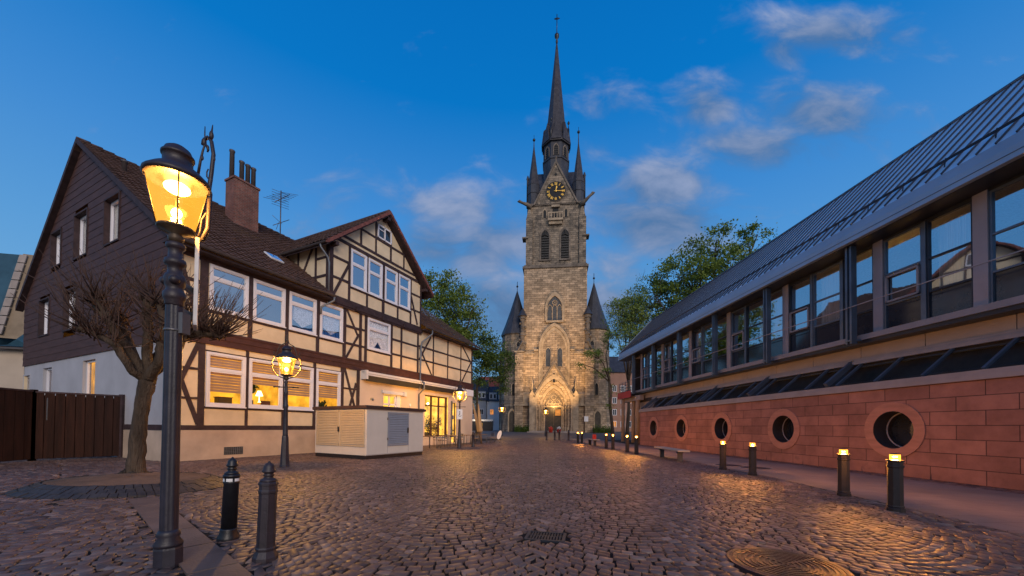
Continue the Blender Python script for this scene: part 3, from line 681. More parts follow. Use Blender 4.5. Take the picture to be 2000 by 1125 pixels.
GFW = [(.97, 2.05, 2.36, 4.14), (2.49, 2.07, 3.91, 4.14), (3.99, 2.07, 5.42, 4.14), (5.58, 2.11, 6.99, 4.16)]
UFW = [(1.02, 5.79, 2.40, 7.53), (2.59, 5.78, 3.96, 7.53), (4.15, 5.77, 5.52, 7.53), (5.72, 5.77, 7.07, 7.53)]
MIDW = (8.76, 5.77, 10.53, 7.57)
DW = [(7.48, 8.92, 8.57, 10.97), (8.68, 8.92, 9.75, 10.96), (9.96, 8.92, 11.03, 10.97), (11.14, 8.94, 12.20, 10.98)]
CAFW = (13.88, .60, 16.62, 3.55); CAFD = (17.12, .1, 17.72, 3.2); SHOPW = (10.02, 2.0, 11.16, 3.26)
def build_house():
    # walls
    i_ = .02
    holes = [(a + i_, b + i_, c - i_, d - i_) for a, b, c, d in UFW + [MIDW]]
    mb = MB(); wall_holes(mb, 0, 20.15, 4.6, 8.0, holes, 0); mb.build('upper_wall', 'plaster', HOUSE, recalc=False)
    mb = MB(); wall_holes(mb, 0, 8.26, 1.3, 4.6, [(a + i_, b + i_, c - i_, d - i_) for a, b, c, d in GFW], 0); mb.build('ground_floor_wall', 'plaster', HOUSE, recalc=False)
    mb = MB(); wall_holes(mb, 8.26, 20.15, -.5, 4.6, [(CAFW[0], CAFW[1], CAFW[2], CAFW[3]), CAFD, (SHOPW[0], SHOPW[1], SHOPW[2] + .35, SHOPW[3])], -.055)
    mb.box(8.25, 8.26, -.055, .02, 1.0, 4.6); mb.build('shop_wall', 'plaster_cafe', HOUSE, recalc=False)
    mb = MB(); mb.box(0, 8.24, -.03, .10, -.3, 1.3); mb.build('plinth', 'plaster_low', HOUSE)
    mb = MB(); wall_holes(mb, 6.17, 13.33, 7.9, 10.985, [(a + i_, b + i_, c - i_, d - i_) for a, b, c, d in DW], -.06)
    mb.add([(6.17, -.06, 10.8), (6.4, -.06, 10.98), (13.1, -.06, 10.98), (13.33, -.06, 10.8), (9.75, -.06, 13.95)][1:3] + [(9.85, -.06, 13.95)], [(0, 1, 2)])
    mb.build('dormer_wall', 'plaster', HOUSE, recalc=False)
    mb = MB(); mb.add([(6.17, -.06, 7.6), (6.17, 5, 7.6), (6.17, 5, 11.0), (6.17, -.06, 11.0)], [(0, 1, 2, 3)]); mb.build('dormer_side_wall', 'plaster', HOUSE, recalc=False); mb = MB(); mb.add([(13.33, -.06, 7.6), (13.33, 5, 7.6), (13.33, 5, 11.0), (13.33, -.06, 11.0)], [(3, 2, 1, 0)]); mb.build('dormer_side_wall', 'plaster', HOUSE, recalc=False)
    # gable wall, clad above and plastered below
    gwin = [(11.1, 9.17, 12.4, 10.85), (7.95, 9.05, 9.4, 11.05), (4.65, 9.0, 6.05, 10.92), (12.45, 5.85, 13.85, 7.65), (8.95, 5.78, 10.45, 7.63)]
    mb = MB(); rows = []; z = 4.42
    def yr(z):   # extent of the gable at height z
        a = 0 if z < 7.9 else (z - 7.9) / (14.30 - 7.9) * 8.75; b = 16.3 if z < 8.2 else 16.3 - (z - 8.2) / (14.30 - 8.2) * 7.55; return a, b
    while z < 14.25:
        z1 = min(z + .345, 14.29); a0, b0 = yr(z); a1, b1 = yr(z1)
        cuts = sorted([(g[0], g[2]) for g in gwin if g[1] < z1 - .01 and g[3] > z + .01]); segs = []; cur = None; lo0, lo1 = a0, a1
        for g0, g1 in cuts: segs.append((lo0, g0, g0, lo1)); lo0 = lo1 = g1
        segs.append((lo0, b0, b1, lo1))
        for (p, q, r_, s_) in segs:      # lapped boards: bottom edge stands proud
            mb.add([(-.058, p, z), (-.058, q, z), (-.045, r_, z1), (-.045, s_, z1), (-.04, p, z), (-.04, q, z)], [(3, 2, 1, 0), (0, 1, 5, 4)])
        z += .345
    mb.build('gable_cladding', 'siding', HOUSE, recalc=False)
    mb = MB(); gl = [(6.78, 2.3, 8.14, 4.17), (12.04, 2.0, 13.26, 4.13), (15.31, 2.0, 16.28, 3.9)]
    ys = sorted({0, 16.3, *[g[0] for g in gl], *[g[2] for g in gl]}); zs = sorted({-.3, 4.43, *[g[1] for g in gl], *[g[3] for g in gl]})
    for a, b in zip(ys, ys[1:]):
        for c, d in zip(zs, zs[1:]):
            cy, cz = (a + b) / 2, (c + d) / 2
            if any(g[0] < cy < g[2] and g[1] < cz < g[3] for g in gl): continue
            mb.add([(0, a, c), (0, b, c), (0, b, d), (0, a, d)], [(3, 2, 1, 0)])
    mb.build('gable_wall', 'plaster_gable', HOUSE, recalc=False)
    mb = MB(); mb.box(-.03, 0, .0, 4.2, -.3, 1.1); mb.build('gable_plinth', 'plaster_low', HOUSE)
    mb = MB(); mb.box(-.04, -.002, 0, 4.3, 1.12, 1.32); mb.build('gable_sill_beam', 'timber', HOUSE)
    # gable windows, recessed in dark reveals
    for i, (g, sty) in enumerate(zip(gwin + gl, ['dim', 'curt', 'lit', 'dim', 'dim', 'warm', 'dark', 'dark'])):
        y0, z0, y1, z1 = g; D = .21; xo = -.09 if i < 5 else -.012
        mb = MB()
        for (a, b, c, d) in ((y0 - .07, z0 - .07, y1 + .07, z0), (y0 - .07, z1, y1 + .07, z1 + .07), (y0 - .07, z0, y0, z1), (y1, z0, y1 + .07, z1)):
            mb.box(xo, D, a, c, b, d)
        fr = mb.build('window', 'timber' if i < 5 else 'plaster_gable', HOUSE)
        mb = MB(); w = .08
        for (a, b, c, d) in ((y0, z0, y1, z0 + w), (y0, z1 - w, y1, z1), (y0, z0 + w, y0 + w, z1 - w), (y1 - w, z0 + w, y1, z1 - w)): mb.box(D - .10, D - .02, a, c, b, d)
        if i in (0, 3, 4): mb.box(D - .09, D - .021, (y0 + y1) / 2 - .04, (y0 + y1) / 2 + .04, z0, z1)
        mb.build('sash', 'white_frame', fr)
        rm = {'dim': 'curtain', 'curt': 'room_dim', 'lit': 'room_dim', 'warm': 'room_lit', 'dark': 'room_dark'}[sty]
        mb = MB(); mb.add([(D + .05, y0, z0), (D + .05, y1, z0), (D + .05, y1, z1), (D + .05, y0, z1)], [(0, 1, 2, 3)]); mb.build('room' if rm.startswith('room') else 'curtain', rm, fr, recalc=False)
        if sty in ('lit', 'curt'):
            mb = MB(); ya = y0 if sty == 'curt' else (y0 + y1) / 2
            mb.add([(D + .03, ya + (y1 - ya) * .25, z0), (D + .03, y1, z0), (D + .03, y1, z1), (D + .03, ya + (y1 - ya) * .4, z1)], [(0, 1, 2, 3)]); mb.build('curtain', 'curtain', fr, recalc=False)
        mb = MB(); mb.add([(D - .04, y0, z0), (D - .04, y1, z0), (D - .04, y1, z1), (D - .04, y0, z1)], [(0, 1, 2, 3)]); mb.build('pane', 'window_glass', fr, recalc=False)
    # timbers of the ground floor, first floor and dormer
    T = MB(); ya, yb = -.028, .03; k = [0]
    def pl(x0, z0, x1, z1, w): k[0] += 1; plank(T, (x0, z0), (x1, z1), w, ya - .0006 * (k[0] % 9), yb)
    jt = lambda: random.uniform(-.011, .011)
    def hor(x0, x1, z0, z1): k[0] += 1; xm = (x0 + x1) / 2; T.prism_xz([(x0, z0 + jt()), (xm, z0 + jt()), (x1, z0 + jt()), (x1, z1 + jt()), (xm, z1 + jt()), (x0, z1 + jt())], ya - .0006 * (k[0] % 9) - .006, yb)
    def ver(x, z0, z1, w): k[0] += 1; zm = (z0 + z1) / 2; T.prism_xz([(x - w / 2 + jt(), z0), (x + w / 2 + jt(), z0), (x + w / 2 + jt(), zm), (x + w / 2 + jt(), z1), (x - w / 2 + jt(), z1), (x - w / 2 + jt(), zm)], ya - .0005 * (k[0] % 9), yb)
    hor(0, 8.24, 1.12, 1.31)
    for x, w in ((.09, .18), (.83, .22), (2.425, .12), (3.95, .10), (5.50, .14), (7.10, .20), (8.15, .2)): ver(x, 1.31, 4.42, w)
    for a, b in ((.93, 2.4), (2.46, 3.93), (3.97, 5.45), (5.57, 7.02)): hor(a, b, 1.95, 2.04); hor(a, b, 4.15, 4.20)
    hor(.18, .73, 2.28, 2.36); hor(.18, .73, 3.38, 3.47); pl(.2, 3.0, .75, 1.35, .15); pl(.2, 2.95, .72, 4.4, .15)
    hor(7.2, 8.06, 3.30, 3.39); hor(7.2, 8.06, 2.28, 2.36); pl(7.24, 4.42, 7.92, 2.4, .13); pl(8.02, 3.7, 7.6, 2.36, .13); hor(7.2, 8.06, 1.75, 1.83)
    # first floor
    for x, w in ((.10, .20), (.85, .26), (2.495, .18), (4.06, .16), (5.62, .18), (7.19, .20), (8.26, .18), (8.64, .18), (10.66, .17), (11.52, .15), (13.12, .16)): ver(x, 4.95, 7.78, w)
    for x, w in ((14.82, .12), (16.58, .12), (18.38, .12), (20.06, .18)): ver(x, 5.0, 8.0, w)
    for a, b, z in ((.0, .75, 6.72), (.0, .75, 5.78), (7.28, 8.18, 6.72), (7.28, 8.18, 5.79), (8.34, 8.56, 6.75), (8.34, 8.56, 5.8), (10.74, 13.05, 6.75), (10.74, 13.05, 5.83), (13.2, 20.0, 6.82), (13.2, 20.0, 5.92)): hor(a, b, z - .06, z + .06)
    for a, b in ((.97, 2.42), (2.57, 3.99), (4.13, 5.54), (5.70, 7.1)): hor(a, b, 5.66, 5.78)
    hor(8.72, 10.58, 5.65, 5.76); hor(0, 6.1, 7.55, 7.72)
    for p in ((7.33, 7.6, 8.1, 6.3), (8.15, 6.44, 7.32, 5.0), (.12, 7.4, .72, 5.0), (14.5, 7.7, 13.32, 5.95), (13.3, 6.72, 14.64, 5.0), (18.55, 7.9, 19.95, 6.7), (19.97, 6.85, 18.55, 5.0)): pl(*p, .12)
    T.build('timber_frame', 'timber', HOUSE)
    T = MB(); ya, yb = -.095, -.04
    hor(6.17, 13.33, 7.93, 8.12)
    for x, w in ((6.28, .22), (7.40, .14), (8.62, .12), (9.85, .2), (11.09, .12), (12.27, .13), (13.27, .12)):
        top = min(11.15, 14.0 - abs(x - 9.85) * .82 - .1); ver(x, 8.12, top, w)
    for x in (8.15, 9.23, 10.43, 11.58): ver(x, 11.5, 14.0 - abs(x - 9.85) * .84 - .15, .12)
    for a, b, z, w in ((6.39, 7.33, 10.12, .12), (6.39, 7.33, 9.06, .12), (7.33, 12.3, 8.86, .11), (6.6, 12.95, 11.13, .17), (7.0, 12.6, 11.44, .14), (8.1, 11.7, 12.38, .12), (12.33, 13.2, 10.14, .11), (12.33, 13.2, 9.1, .11)): hor(a, b, z - w / 2, z + w / 2)
    for p in ((7.36, 10.04, 6.42, 8.12), (12.3, 9.96, 12.95, 8.2)): pl(*p, .13)
    T.build('dormer_timber_frame', 'timber', HOUSE)
    T = MB()
    for a, b, w in (((.9, 9.6), (1.9, 11), .12), ((1.35, 7.9), (1.35, 11), .12)): pass
    for y, w in ((.05, .2), (.95, .13), ): T.box(6.135, 6.172, y - w / 2, y + w / 2, 7.8, 10.9)
    T.box(6.13, 6.172, 0, 1.0, 9.95, 10.06); T.box(6.13, 6.172, 0, 1.9, 9.0, 9.12); T.bar((6.15, 1.15, 10.8), (6.15, 2.2, 9.0), .12, .05, (1, 0, 0)); T.box(6.13, 6.172, 2.3, 2.42, 8.5, 10.9)
    T.build('dormer_side_timber', 'timber', HOUSE)
    # jetty beams between the storeys
    mb = MB(); mb.box(-.05, 20.2, -.10, .01, 4.66, 4.98); mb.box(-.03, 20.18, -.07, .01, 4.42, 4.66); mb.box(.0, 20.15, -.13, -.10, 4.88, 4.95); mb.build('storey_beam', 'timber_red', HOUSE)
    mb = MB(); mb.box(6.1, 13.4, -.15, -.058, 7.72, 7.93); mb.box(6.12, 13.38, -.11, -.03, 7.62, 7.72)
    for x in (7.9, 9.8, 11.6): mb.box(x - .1, x + .1, -.24, -.1, 7.66, 7.88)
    mb.build('dormer_sill_beam', 'timber', HOUSE)
    # windows
    for i, g in enumerate(GFW): make_window(*g[:2], g[2], g[3], tr=3.47, mode='lit', blind=(2.62, 3.12, 2.72, 2.80)[i], room='room_lit')
    for i, g in enumerate(UFW): make_window(*g, tr=7.03, mode='sky', dec='drape' if i > 1 else None)
    make_window(*MIDW, tr=7.0, mode='see', dec='lace')
    for i, g in enumerate(DW): make_window(*g, tr=10.22, mode='sky', y=-.06, tilt=.0 if i == 0 else .12)
    a = MB(); x0, z0, x1, z1 = 9.32, 12.47, 10.43, 13.28; y = -.07
    for q in ((x0, z0, x1, z0 + .08), (x0, z1 - .08, x1, z1), (x0, z0, x0 + .08, z1), (x1 - .08, z0, x1, z1), (9.84, z0, 9.91, z1)): a.box(q[0], q[2], y - .07, y, q[1], q[3])
    a.box(x0, 9.86, y - .06, y, 12.98, 13.03); w = a.build('attic_window', 'white_frame', HOUSE)
    mb = MB(); mb.add([(x0, y - .02, z0), (x1, y - .02, z0), (x1, y - .02, z1), (x0, y - .02, z1)], [(0, 1, 2, 3)]); mb.build('pane', 'dark_glass', w)
    # cafe window
    x0, z0, x1, z1 = CAFW; mb = MB(); y = .10
    for q in ((x0, z0, x1, z0 + .09), (x0, z1 - .09, x1, z1), (x0, z0, x0 + .09, z1), (x1 - .16, z0, x1, z1), (14.70, z0, 14.80, z1), (15.58, z0, 15.68, z1), (x0, 2.78, x1, 2.86)): mb.box(q[0], q[2], y - .06, y + .05, q[1], q[3])
    w = mb.build('cafe_window', 'timber_red', HOUSE)
    mb = MB(); mb.add([(x0, y, z0), (x1, y, z0), (x1, y, z1), (x0, y, z1)], [(0, 1, 2, 3)]); mb.build('pane', 'lit_glass', w)
    mb = MB(); a, b = x0 - .4, x1 + 1.4; D = 3.0
    mb.add([(a, .16, 0), (b, .16, 0), (b, .16, 3.9), (a, .16, 3.9), (a, D, 0), (b, D, 0), (b, D, 3.9), (a, D, 3.9)], [(4, 5, 6, 7), (0, 4, 7, 3), (1, 2, 6, 5), (3, 7, 6, 2), (0, 1, 5, 4)]); mb.build('room', 'room_cafe', w, recalc=False)
    mb = MB(); mb.box(CAFW[2] + .10, CAFW[2] + .30, -.10, -.04, .1, 3.7); mb.box(x0 - .12, x1 + .3, -.10, -.05, z1, z1 + .14); mb.box(x0 - .03, x1 + .03, -.10, -.05, z0 - .08, z0); mb.build('window_surround', 'plaster_cafe', HOUSE)
    for (cx, cz, r, n) in ((14.2, 1.3, .30, 260), (15.1, 1.35, .42, 520), (15.9, 1.2, .38, 380), (16.35, 1.7, .2, 120), (14.1, 1.9, .18, 90)):
        V = []; Fq = []
        for i in range(n):
            c = Vector((cx, .55, cz)) + Vector((random.gauss(0, r * .5), random.gauss(0, .12), random.gauss(0, r * .75))); u = Vector((random.gauss(0, 1), random.gauss(0, 1), random.gauss(0, 1))).normalized() * .045; v = u.cross(Vector((random.gauss(0, 1), random.gauss(0, 1), .3)).normalized()) * .9
            b = len(V); V += [c - u, c + v, c + u, c - v]; Fq.append((b, b + 1, b + 2, b + 3))
        raw_mesh('indoor_plant', [tuple(p) for p in V], Fq, 'plant_dark' if cx != 15.9 else 'timber_red', w)
    mb = MB(); mb.box(14.0, 14.4, .5, .8, .6, .95); mb.box(14.9, 15.3, .5, .8, .6, .9); mb.build('planter', 'oak_door', w)
    for xx in (14.25, 16.3): mb = MB(); mb.ball((xx, 1.6, 3.1), .07); mb.build('ceiling_lamp', 'bulb', w)
    # narrow lit door leaf and pillar next to it
    x0, z0, x1, z1 = CAFD; mb = MB()
    for q in ((x0, z0, x0 + .06, z1), (x1 - .06, z0, x1, z1), (x0, z1 - .06, x1, z1), (x0, 1.0, x1, 1.06)): mb.box(q[0], q[2], .02, .1, q[1], q[3])
    d = mb.build('cafe_door', 'timber_red', HOUSE); mb = MB(); mb.add([(x0, .06, z0), (x1, .06, z0), (x1, .06, z1), (x0, .06, z1)], [(0, 1, 2, 3)]); mb.build('pane', 'lit_glass', d)
    mb = MB(); mb.box(17.0, 17.08, -.16, -.06, .5, 3.3); mb.box(16.97, 17.11, -.26, -.06, 1.9, 2.2); mb.build('letter_box', 'pipe', HOUSE)
    # small lit window with deep white reveal and its roller blind case
    x0, z0, x1, z1 = SHOPW; mb = MB(); y = .10
    for q in ((x0, z0, x0 + .08, z1), (x1 - .08, z0, x1, z1), (x0, z1 - .08, x1, z1), (10.55, z0, 10.65, z1), (x0, 2.62, x1, 2.72), (x0, z0, x1, z0 + .08)): mb.box(q[0], q[2], y - .06, y, q[1], q[3])
    mb.box(x1, x1 + .34, -.03, .2, z0, z1); w = mb.build('shop_window', 'white_frame', HOUSE)
    mb = MB(); mb.add([(x0, y, z0), (x1, y, z0), (x1, y, z1), (x0, y, z1)], [(0, 1, 2, 3)]); mb.build('pane', 'lit_glass', w)
    mb = MB(); mb.add([(x0 - .2, .5, z0 - .2), (x1 + .2, .5, z0 - .2), (x1 + .2, .5, z1 + .2), (x0 - .2, .5, z1 + .2)], [(0, 1, 2, 3)]); mb.build('room', 'room_cafe', w, recalc=False)
    mb = MB(); mb.box(x0 - .15, x1 + .55, -.16, -.057, z1 + .06, z1 + .22); mb.box(x0 - .1, x1 + .5, -.20, -.16, z1 + .02, z1 + .07); mb.box(x1 + .50, x1 + .72, -.22, -.057, z1 - .02, z1 + .26); mb.build('roller_blind_case', 'awning_case', w)
    # lamps, hole and meter on the shop wall
    mb = MB(); mb.ball((9.16, -.10, 2.86), .06); mb.box(9.0, 9.24, -.075, -.057, 2.84, 2.96); mb.build('wall_spotlight', 'pipe', HOUSE)
    mb = MB(); mb.lathe([(.10, 0), (.10, .03), (.06, .05)], n=14); o = mb.build('round_sign', 'sign_white', HOUSE); o.location = (12.35, -.057, 2.72); o.rotation_euler = (R(90), 0, 0)
    mb = MB(); mb.add([(1.62, -.034, .14), (2.32, -.034, .14), (2.32, -.034, .45), (1.62, -.034, .45)], [(0, 1, 2, 3)])
    mb2 = MB()
    for i in range(11): mb2.box(1.62 + i * .068, 1.635 + i * .068, -.045, -.035, .14, .45)
    for i in range(6): mb2.box(1.62, 2.32, -.048, -.036, .14 + i * .06, .15 + i * .06)
    o = mb.build('cellar_vent', 'room_dark', HOUSE, recalc=False); mb2.build('grille', 'pipe', o)
    # awning along the shop front: white cassettes over a dark folded cloth
    mb = MB()
    for (a, b) in ((8.3, 13.0), (13.08, 18.2)):
        mb.box(a, b, -.34, -.10, 4.30, 4.42); mb.box(a, b, -.46, -.36, 4.17, 4.25)
    mb.box(8.3, 8.42, -.5, -.06, 3.95, 4.45); cse = mb.build('awning', 'awning_case', HOUSE)
    mb = MB()
    for (a, b) in ((8.42, 12.95), (13.12, 18.15)): mb.add([(a, -.42, 4.16), (b, -.42, 4.16), (b, -.30, 3.86), (a, -.30, 3.86), (a, -.30, 4.29), (b, -.30, 4.29)], [(0, 1, 2, 3), (4, 5, 1, 0)])
    mb.build('awning_cloth', 'awning', cse, recalc=False)
    mb = MB(); mb.box(18.2, 20.2, -.12, -.056, 3.9, 4.42); mb.build('fascia_sign', 'sign_white', HOUSE)
    # roofs
    sl = math.atan2(14.42 - 7.85, 9.25); Vd = (0, math.cos(sl), math.sin(sl)); Nn = (0, -math.sin(sl), math.cos(sl)); Ls = 9.25 / math.cos(sl)
    def main_r(t):
        y = -.5 + t * math.cos(sl)
        return [(-.25, 6.15)] if y < .4 else [(-.25, 13.2)]
    roof = tile_roof('main_roof', HOUSE, (0, -.5, 7.85), (1, 0, 0), Vd, Nn, Ls, main_r)
    s2 = math.atan2(14.42 - 8.05, 9.25)
    tile_roof('right_wing_roof', HOUSE, (0, -.5, 8.05), (1, 0, 0), (0, math.cos(s2), math.sin(s2)), (0, -math.sin(s2), math.cos(s2)), 9.25 / math.cos(s2), lambda t: [(13.28, 20.55)])
    mb = MB(); mb.prism_yz([(8.78, 14.44), (16.75, 7.75), (16.75, 7.6), (8.78, 14.2)], -.25, 20.5); mb.build('rear_roof', 'tile', HOUSE)
    mb = MB()
    for i in range(52): mb.tube([(-.25 + i * .40, 8.77, 14.42 + random.uniform(-.012, .012)), (-.25 + (i + 1.08) * .40, 8.77, 14.45)], [.11, .13], 8)
    mb.build('ridge_tiles', 'tile', HOUSE)
    # dormer roof: two slopes whose ridge runs back into the main roof
    ex, ez, ax, az = 5.68, 10.50, 9.85, 14.12; ds = math.atan2(az - ez, ax - ex); Ld = (ax - ex) / math.cos(ds)
    def dr(t):
        z = ez + t * math.sin(ds); ymax = (z - 7.85) / math.tan(sl) - .5 + .15; return [(0, ymax + .55)]
    tile_roof('dormer_roof_slope', HOUSE, (ex, -.55, ez), (0, 1, 0), (math.cos(ds), 0, math.sin(ds)), (-math.sin(ds), 0, math.cos(ds)), Ld, dr, material='tile')
    tile_roof('dormer_roof_slope', HOUSE, (2 * ax - ex, -.55, ez), (0, 1, 0), (-math.cos(ds), 0, math.sin(ds)), (math.sin(ds), 0, math.cos(ds)), Ld, dr)
    mb = MB()
    for sgn in (-1, 1):
        for i in range(15):
            t0, t1 = i / 15, (i + 1.12) / 15
            p = lambda t, o: (ax + sgn * (ax - ex) * (1 - t), -.55 + o, ez + (az - ez) * t)
            a = Vector(p(t0, .0)); b = Vector(p(min(t1, 1.0), .0)); a.z += .05; b.z += .02
            mb.bar(a, b, .24, .07, (0, 0, 1)) if False else mb.prism_xz([(a.x, a.z - .16), (b.x, b.z - .16), (b.x, b.z + .04), (a.x, a.z + .04)], -.60, -.40)
    mb.build('verge_tiles', 'tile_red', HOUSE)
    mb = MB()
    for sgn in (-1, 1):
        q = [(ax + sgn * (ax - ex), ez - .10), (ax, az - .12), (ax, az - .22), (ax + sgn * (ax - ex), ez - .20)]
        mb.prism_xz(q, -.53, 3.0)
    mb.build('dormer_soffit', 'timber', HOUSE)
    mb = MB()
    for z_, w_ in ((13.55, .16),): mb.box(9.75, 9.95, -.5, 0, 13.62, 13.82)
    mb.box(6.2, 6.38, -.5, 0, 10.55, 10.72); mb.box(13.3, 13.48, -.5, 0, 10.55, 10.72); mb.build('purlin', 'timber', HOUSE)
    for i in range(1):
        mb = MB(); mb.tube([(ax, -.5 + .4 * j, az + .05) for j in range(24)], .11, 8); mb.build('dormer_ridge_tiles', 'tile', HOUSE)
    # soffits under the main eaves, verge boards on the gable
    mb = MB(); mb.box(-.4, 6.15, -.48, .02, 7.70, 7.78); mb.build('eave_soffit', 'timber', HOUSE)
    mb = MB(); mb.box(13.3, 20.5, -.48, .02, 7.90, 7.98); mb.build('eave_soffit', 'timber', HOUSE)
    mb = MB(); mb.add([(-.27, -.5, 7.64), (-.27, 8.76, 14.22), (-.27, 8.76, 14.48), (-.27, -.5, 7.90), (.0, -.5, 7.64), (.0, 8.76, 14.22), (.0, 8.76, 14.48), (.0, -.5, 7.90)], [(0, 1, 2, 3), (0, 4, 5, 1), (3, 2, 6, 7)])
    mb.add([(-.27, 16.75, 7.5), (-.27, 8.76, 14.22), (-.27, 8.76, 14.48), (-.27, 16.75, 7.77), (.0, 16.75, 7.5), (.0, 8.76, 14.22), (.0, 8.76, 14.48), (.0, 16.75, 7.77)], [(3, 2, 1, 0), (1, 5, 4, 0), (7, 6, 2, 3)])
    mb.build('verge_board', 'timber', HOUSE, recalc=False)
    mb = MB(); mb.box(20.0, 20.15, .0, 16.3, -.3, 8.2); mb.prism_yz([(0, 8.0), (16.3, 8.0), (8.77, 14.1)], 20.0, 20.14); mb.box(0, 20.1, 16.2, 16.3, -.3, 7.9); mb.build('rear_walls', 'plaster', HOUSE)
    # chimney with four pots
    mb = MB(); mb.box(4.80, 6.08, 5.9, 6.75, 11.6, 14.95); mb.box(4.75, 6.13, 5.85, 6.8, 14.95, 15.06); ch = mb.build('chimney', 'chimney_brick', roof)
    for x in (4.86, 5.36, 5.68, 5.98):
        h_ = 1.45 if x < 5 else 1.15; mb = MB(); mb.lathe([(.12, 0), (.115, h_), (.14, h_ + .02), (.14, h_ + .10)], x, 6.3, 10, True, 0, 15.05); mb.build('chimney_pot', 'gutter', ch)
    mb = MB(); mb.prism_yz([(5.75, 11.95), (5.75, 12.12), (6.9, 12.95), (6.9, 12.75)], 4.62, 4.72); mb.box(4.62, 6.22, 5.80, 5.9, 12.0, 12.22); mb.build('flashing', 'zinc', ch)
    # roof window and vent pipe
    nn = Vector(Nn); oo = Vector((0, -.5, 7.85))
    mb = MB(); Vv = Vector(Vd); c = oo + Vector((4.55, 0, 0)) + Vv * 2.55 + nn * .09
    mb.bar(c, c + Vv * .75, .62, .06, nn); mb.build('roof_window', 'sign_white', roof)
    mb = MB(); c2 = c + Vv * .06 + nn * .035; mb.bar(c2, c2 + Vv * .63, .50, .012, nn); mb.build('roof_window_pane', 'sky_glass', roof)
    mb = MB(); mb.lathe([(.09, 0), (.09, .75), (.12, .76), (.12, .84)], .55, 6.2, 10, True, 0, 12.3); mb.build('vent_pipe', 'gutter', roof)
    # gutters and downpipes
    def gut(x0, x1, y, z):
        mb = MB(); n = 7; V = []
        for x in (x0, x1):
            for i in range(n): a = math.pi * i / (n - 1); V.append((x, y - .08 * math.cos(a), z - .09 * math.sin(a)))
        mb.add(V, [(i, i + 1, n + i + 1, n + i) for i in range(n - 1)], True); mb.add(V[:n], [tuple(range(n))]); mb.add(V[n:], [tuple(range(n))])
        return mb.build('gutter', 'gutter', HOUSE, recalc=False)
    gut(-.28, 6.15, -.58, 7.88); gut(13.3, 20.6, -.58, 8.08)
    mb = MB(); V = []; n = 7
    for y in (-.55, 3.2):
        for i in range(n): a = math.pi * i / (n - 1); V.append((5.62 - .08 * math.cos(a), y, 10.46 - .09 * math.sin(a)))
    mb.add(V, [(i, i + 1, n + i + 1, n + i) for i in range(n - 1)], True); mb.build('gutter', 'gutter', HOUSE, recalc=False)
    mb = MB(); mb.tube([(5.62, -.1, 10.4), (5.64, -.1, 10.25), (6.0, -.17, 9.85), (6.08, -.17, 9.6), (6.08, -.17, 7.95)], .045, 8); mb.build('downpipe', 'pipe', HOUSE)
    mb = MB(); mb.tube([(6.1, -.58, 7.8), (6.1, -.55, 7.62), (5.72, -.12, 7.25), (5.70, -.1, 6.9)], .05, 8); mb.build('downpipe', 'pipe', HOUSE)
    mb = MB(); mb.tube([(13.95, -.58, 8.0), (13.95, -.58, 7.75), (13.35, -.18, 7.1), (13.28, -.16, 6.8), (13.22, -.16, 4.5), (13.22, -.5, 4.3), (13.2, -.55, 3.9), (13.16, -.14, 3.5), (13.16, -.14, -.1)], .055, 8); mb.build('downpipe', 'pipe', HOUSE)
    mb = MB(); mb.tube([(8.0, -.08, 1.1), (7.98, -.08, -.1)], .04, 8); mb.build('downpipe', 'pipe', HOUSE)
build_house()
# warm room light falling out of the lit ground floor windows
for x, p in ((1.7, 14), (3.2, 14), (4.7, 14), (6.3, 14)): point_light('room_lamp', (x, .75, 3.3), p, (1, .55, .15), .15, HOUSE)
point_light('cafe_lamp', (15.2, 1.2, 3.3), 90, (1, .60, .2), .25, HOUSE)
# things seen inside the four ground-floor windows
def indoor():
    def item(name, label, cat, shapes, material, x, y, z, parts=()):
        mb = MB(); [f(mb) for f in shapes]; o = mb.build(name, material); o.matrix_world = Matrix.Translation(HP) @ Matrix.Rotation(HROT, 4, 'Z') @ Matrix.Translation((x, y, z)); tag(o, label, cat); return o
    item('hanging_plant', 'dark potted plant hanging inside the second lit window', 'plant', [lambda m: m.lathe([(.02, 0), (.10, .05), (.13, .20)], n=10)] + [lambda m, i=i: m.tube([(0, 0, .2), (.16 * math.cos(i), .1 * math.sin(i * 2), .34 + .05 * math.sin(i * 3)), (.24 * math.cos(i), .12 * math.sin(i * 2), .24)], [.03, .05, .02], 5) for i in range(12)], 'plant_dark', 3.0, .6, 2.72)
    item('table_lamp', 'small lamp with glowing shade inside the second lit window', 'lamp', [lambda m: m.lathe([(.14, 0), (.06, .22)], n=14), lambda m: m.lathe([(.07, -.28), (.02, -.25), (.015, 0)], n=8)], 'bulb', 3.22, .5, 2.62).active_material = MATS['reflector']
    for i, (x, lab) in enumerate(((2.78, 'chair back at lower left inside the second lit window'), (3.5, 'chair back at lower right inside the second lit window'), (4.3, 'dark chair back inside the third lit window'))):
        item('chair', lab, 'chair', [lambda m: m.box(-.2, .2, 0, .03, .05, .30), lambda m: m.box(-.2, -.16, 0, .03, -.3, .05), lambda m: m.box(.16, .2, 0, .03, -.3, .05)], 'timber_red', x, .5, 2.12)
    item('side_cabinet', 'dark cabinet inside the first lit window', 'cabinet', [lambda m: m.box(-.25, .25, 0, .3, -.2, .35), lambda m: m.box(-.28, .28, -.02, .32, .35, .38)], 'oak_door', 1.95, .6, 2.1)
    item('potted_plant', 'bushy plant on the sill inside the fourth lit window', 'plant', [lambda m, i=i: m.tube([(random.uniform(-.35, .2), 0, 0), (random.uniform(-.45, .3), random.uniform(-.1, .1), random.uniform(.15, .45))], [.02, .05], 5) for i in range(26)], 'plant_dark', 6.25, .45, 2.2)
indoor()

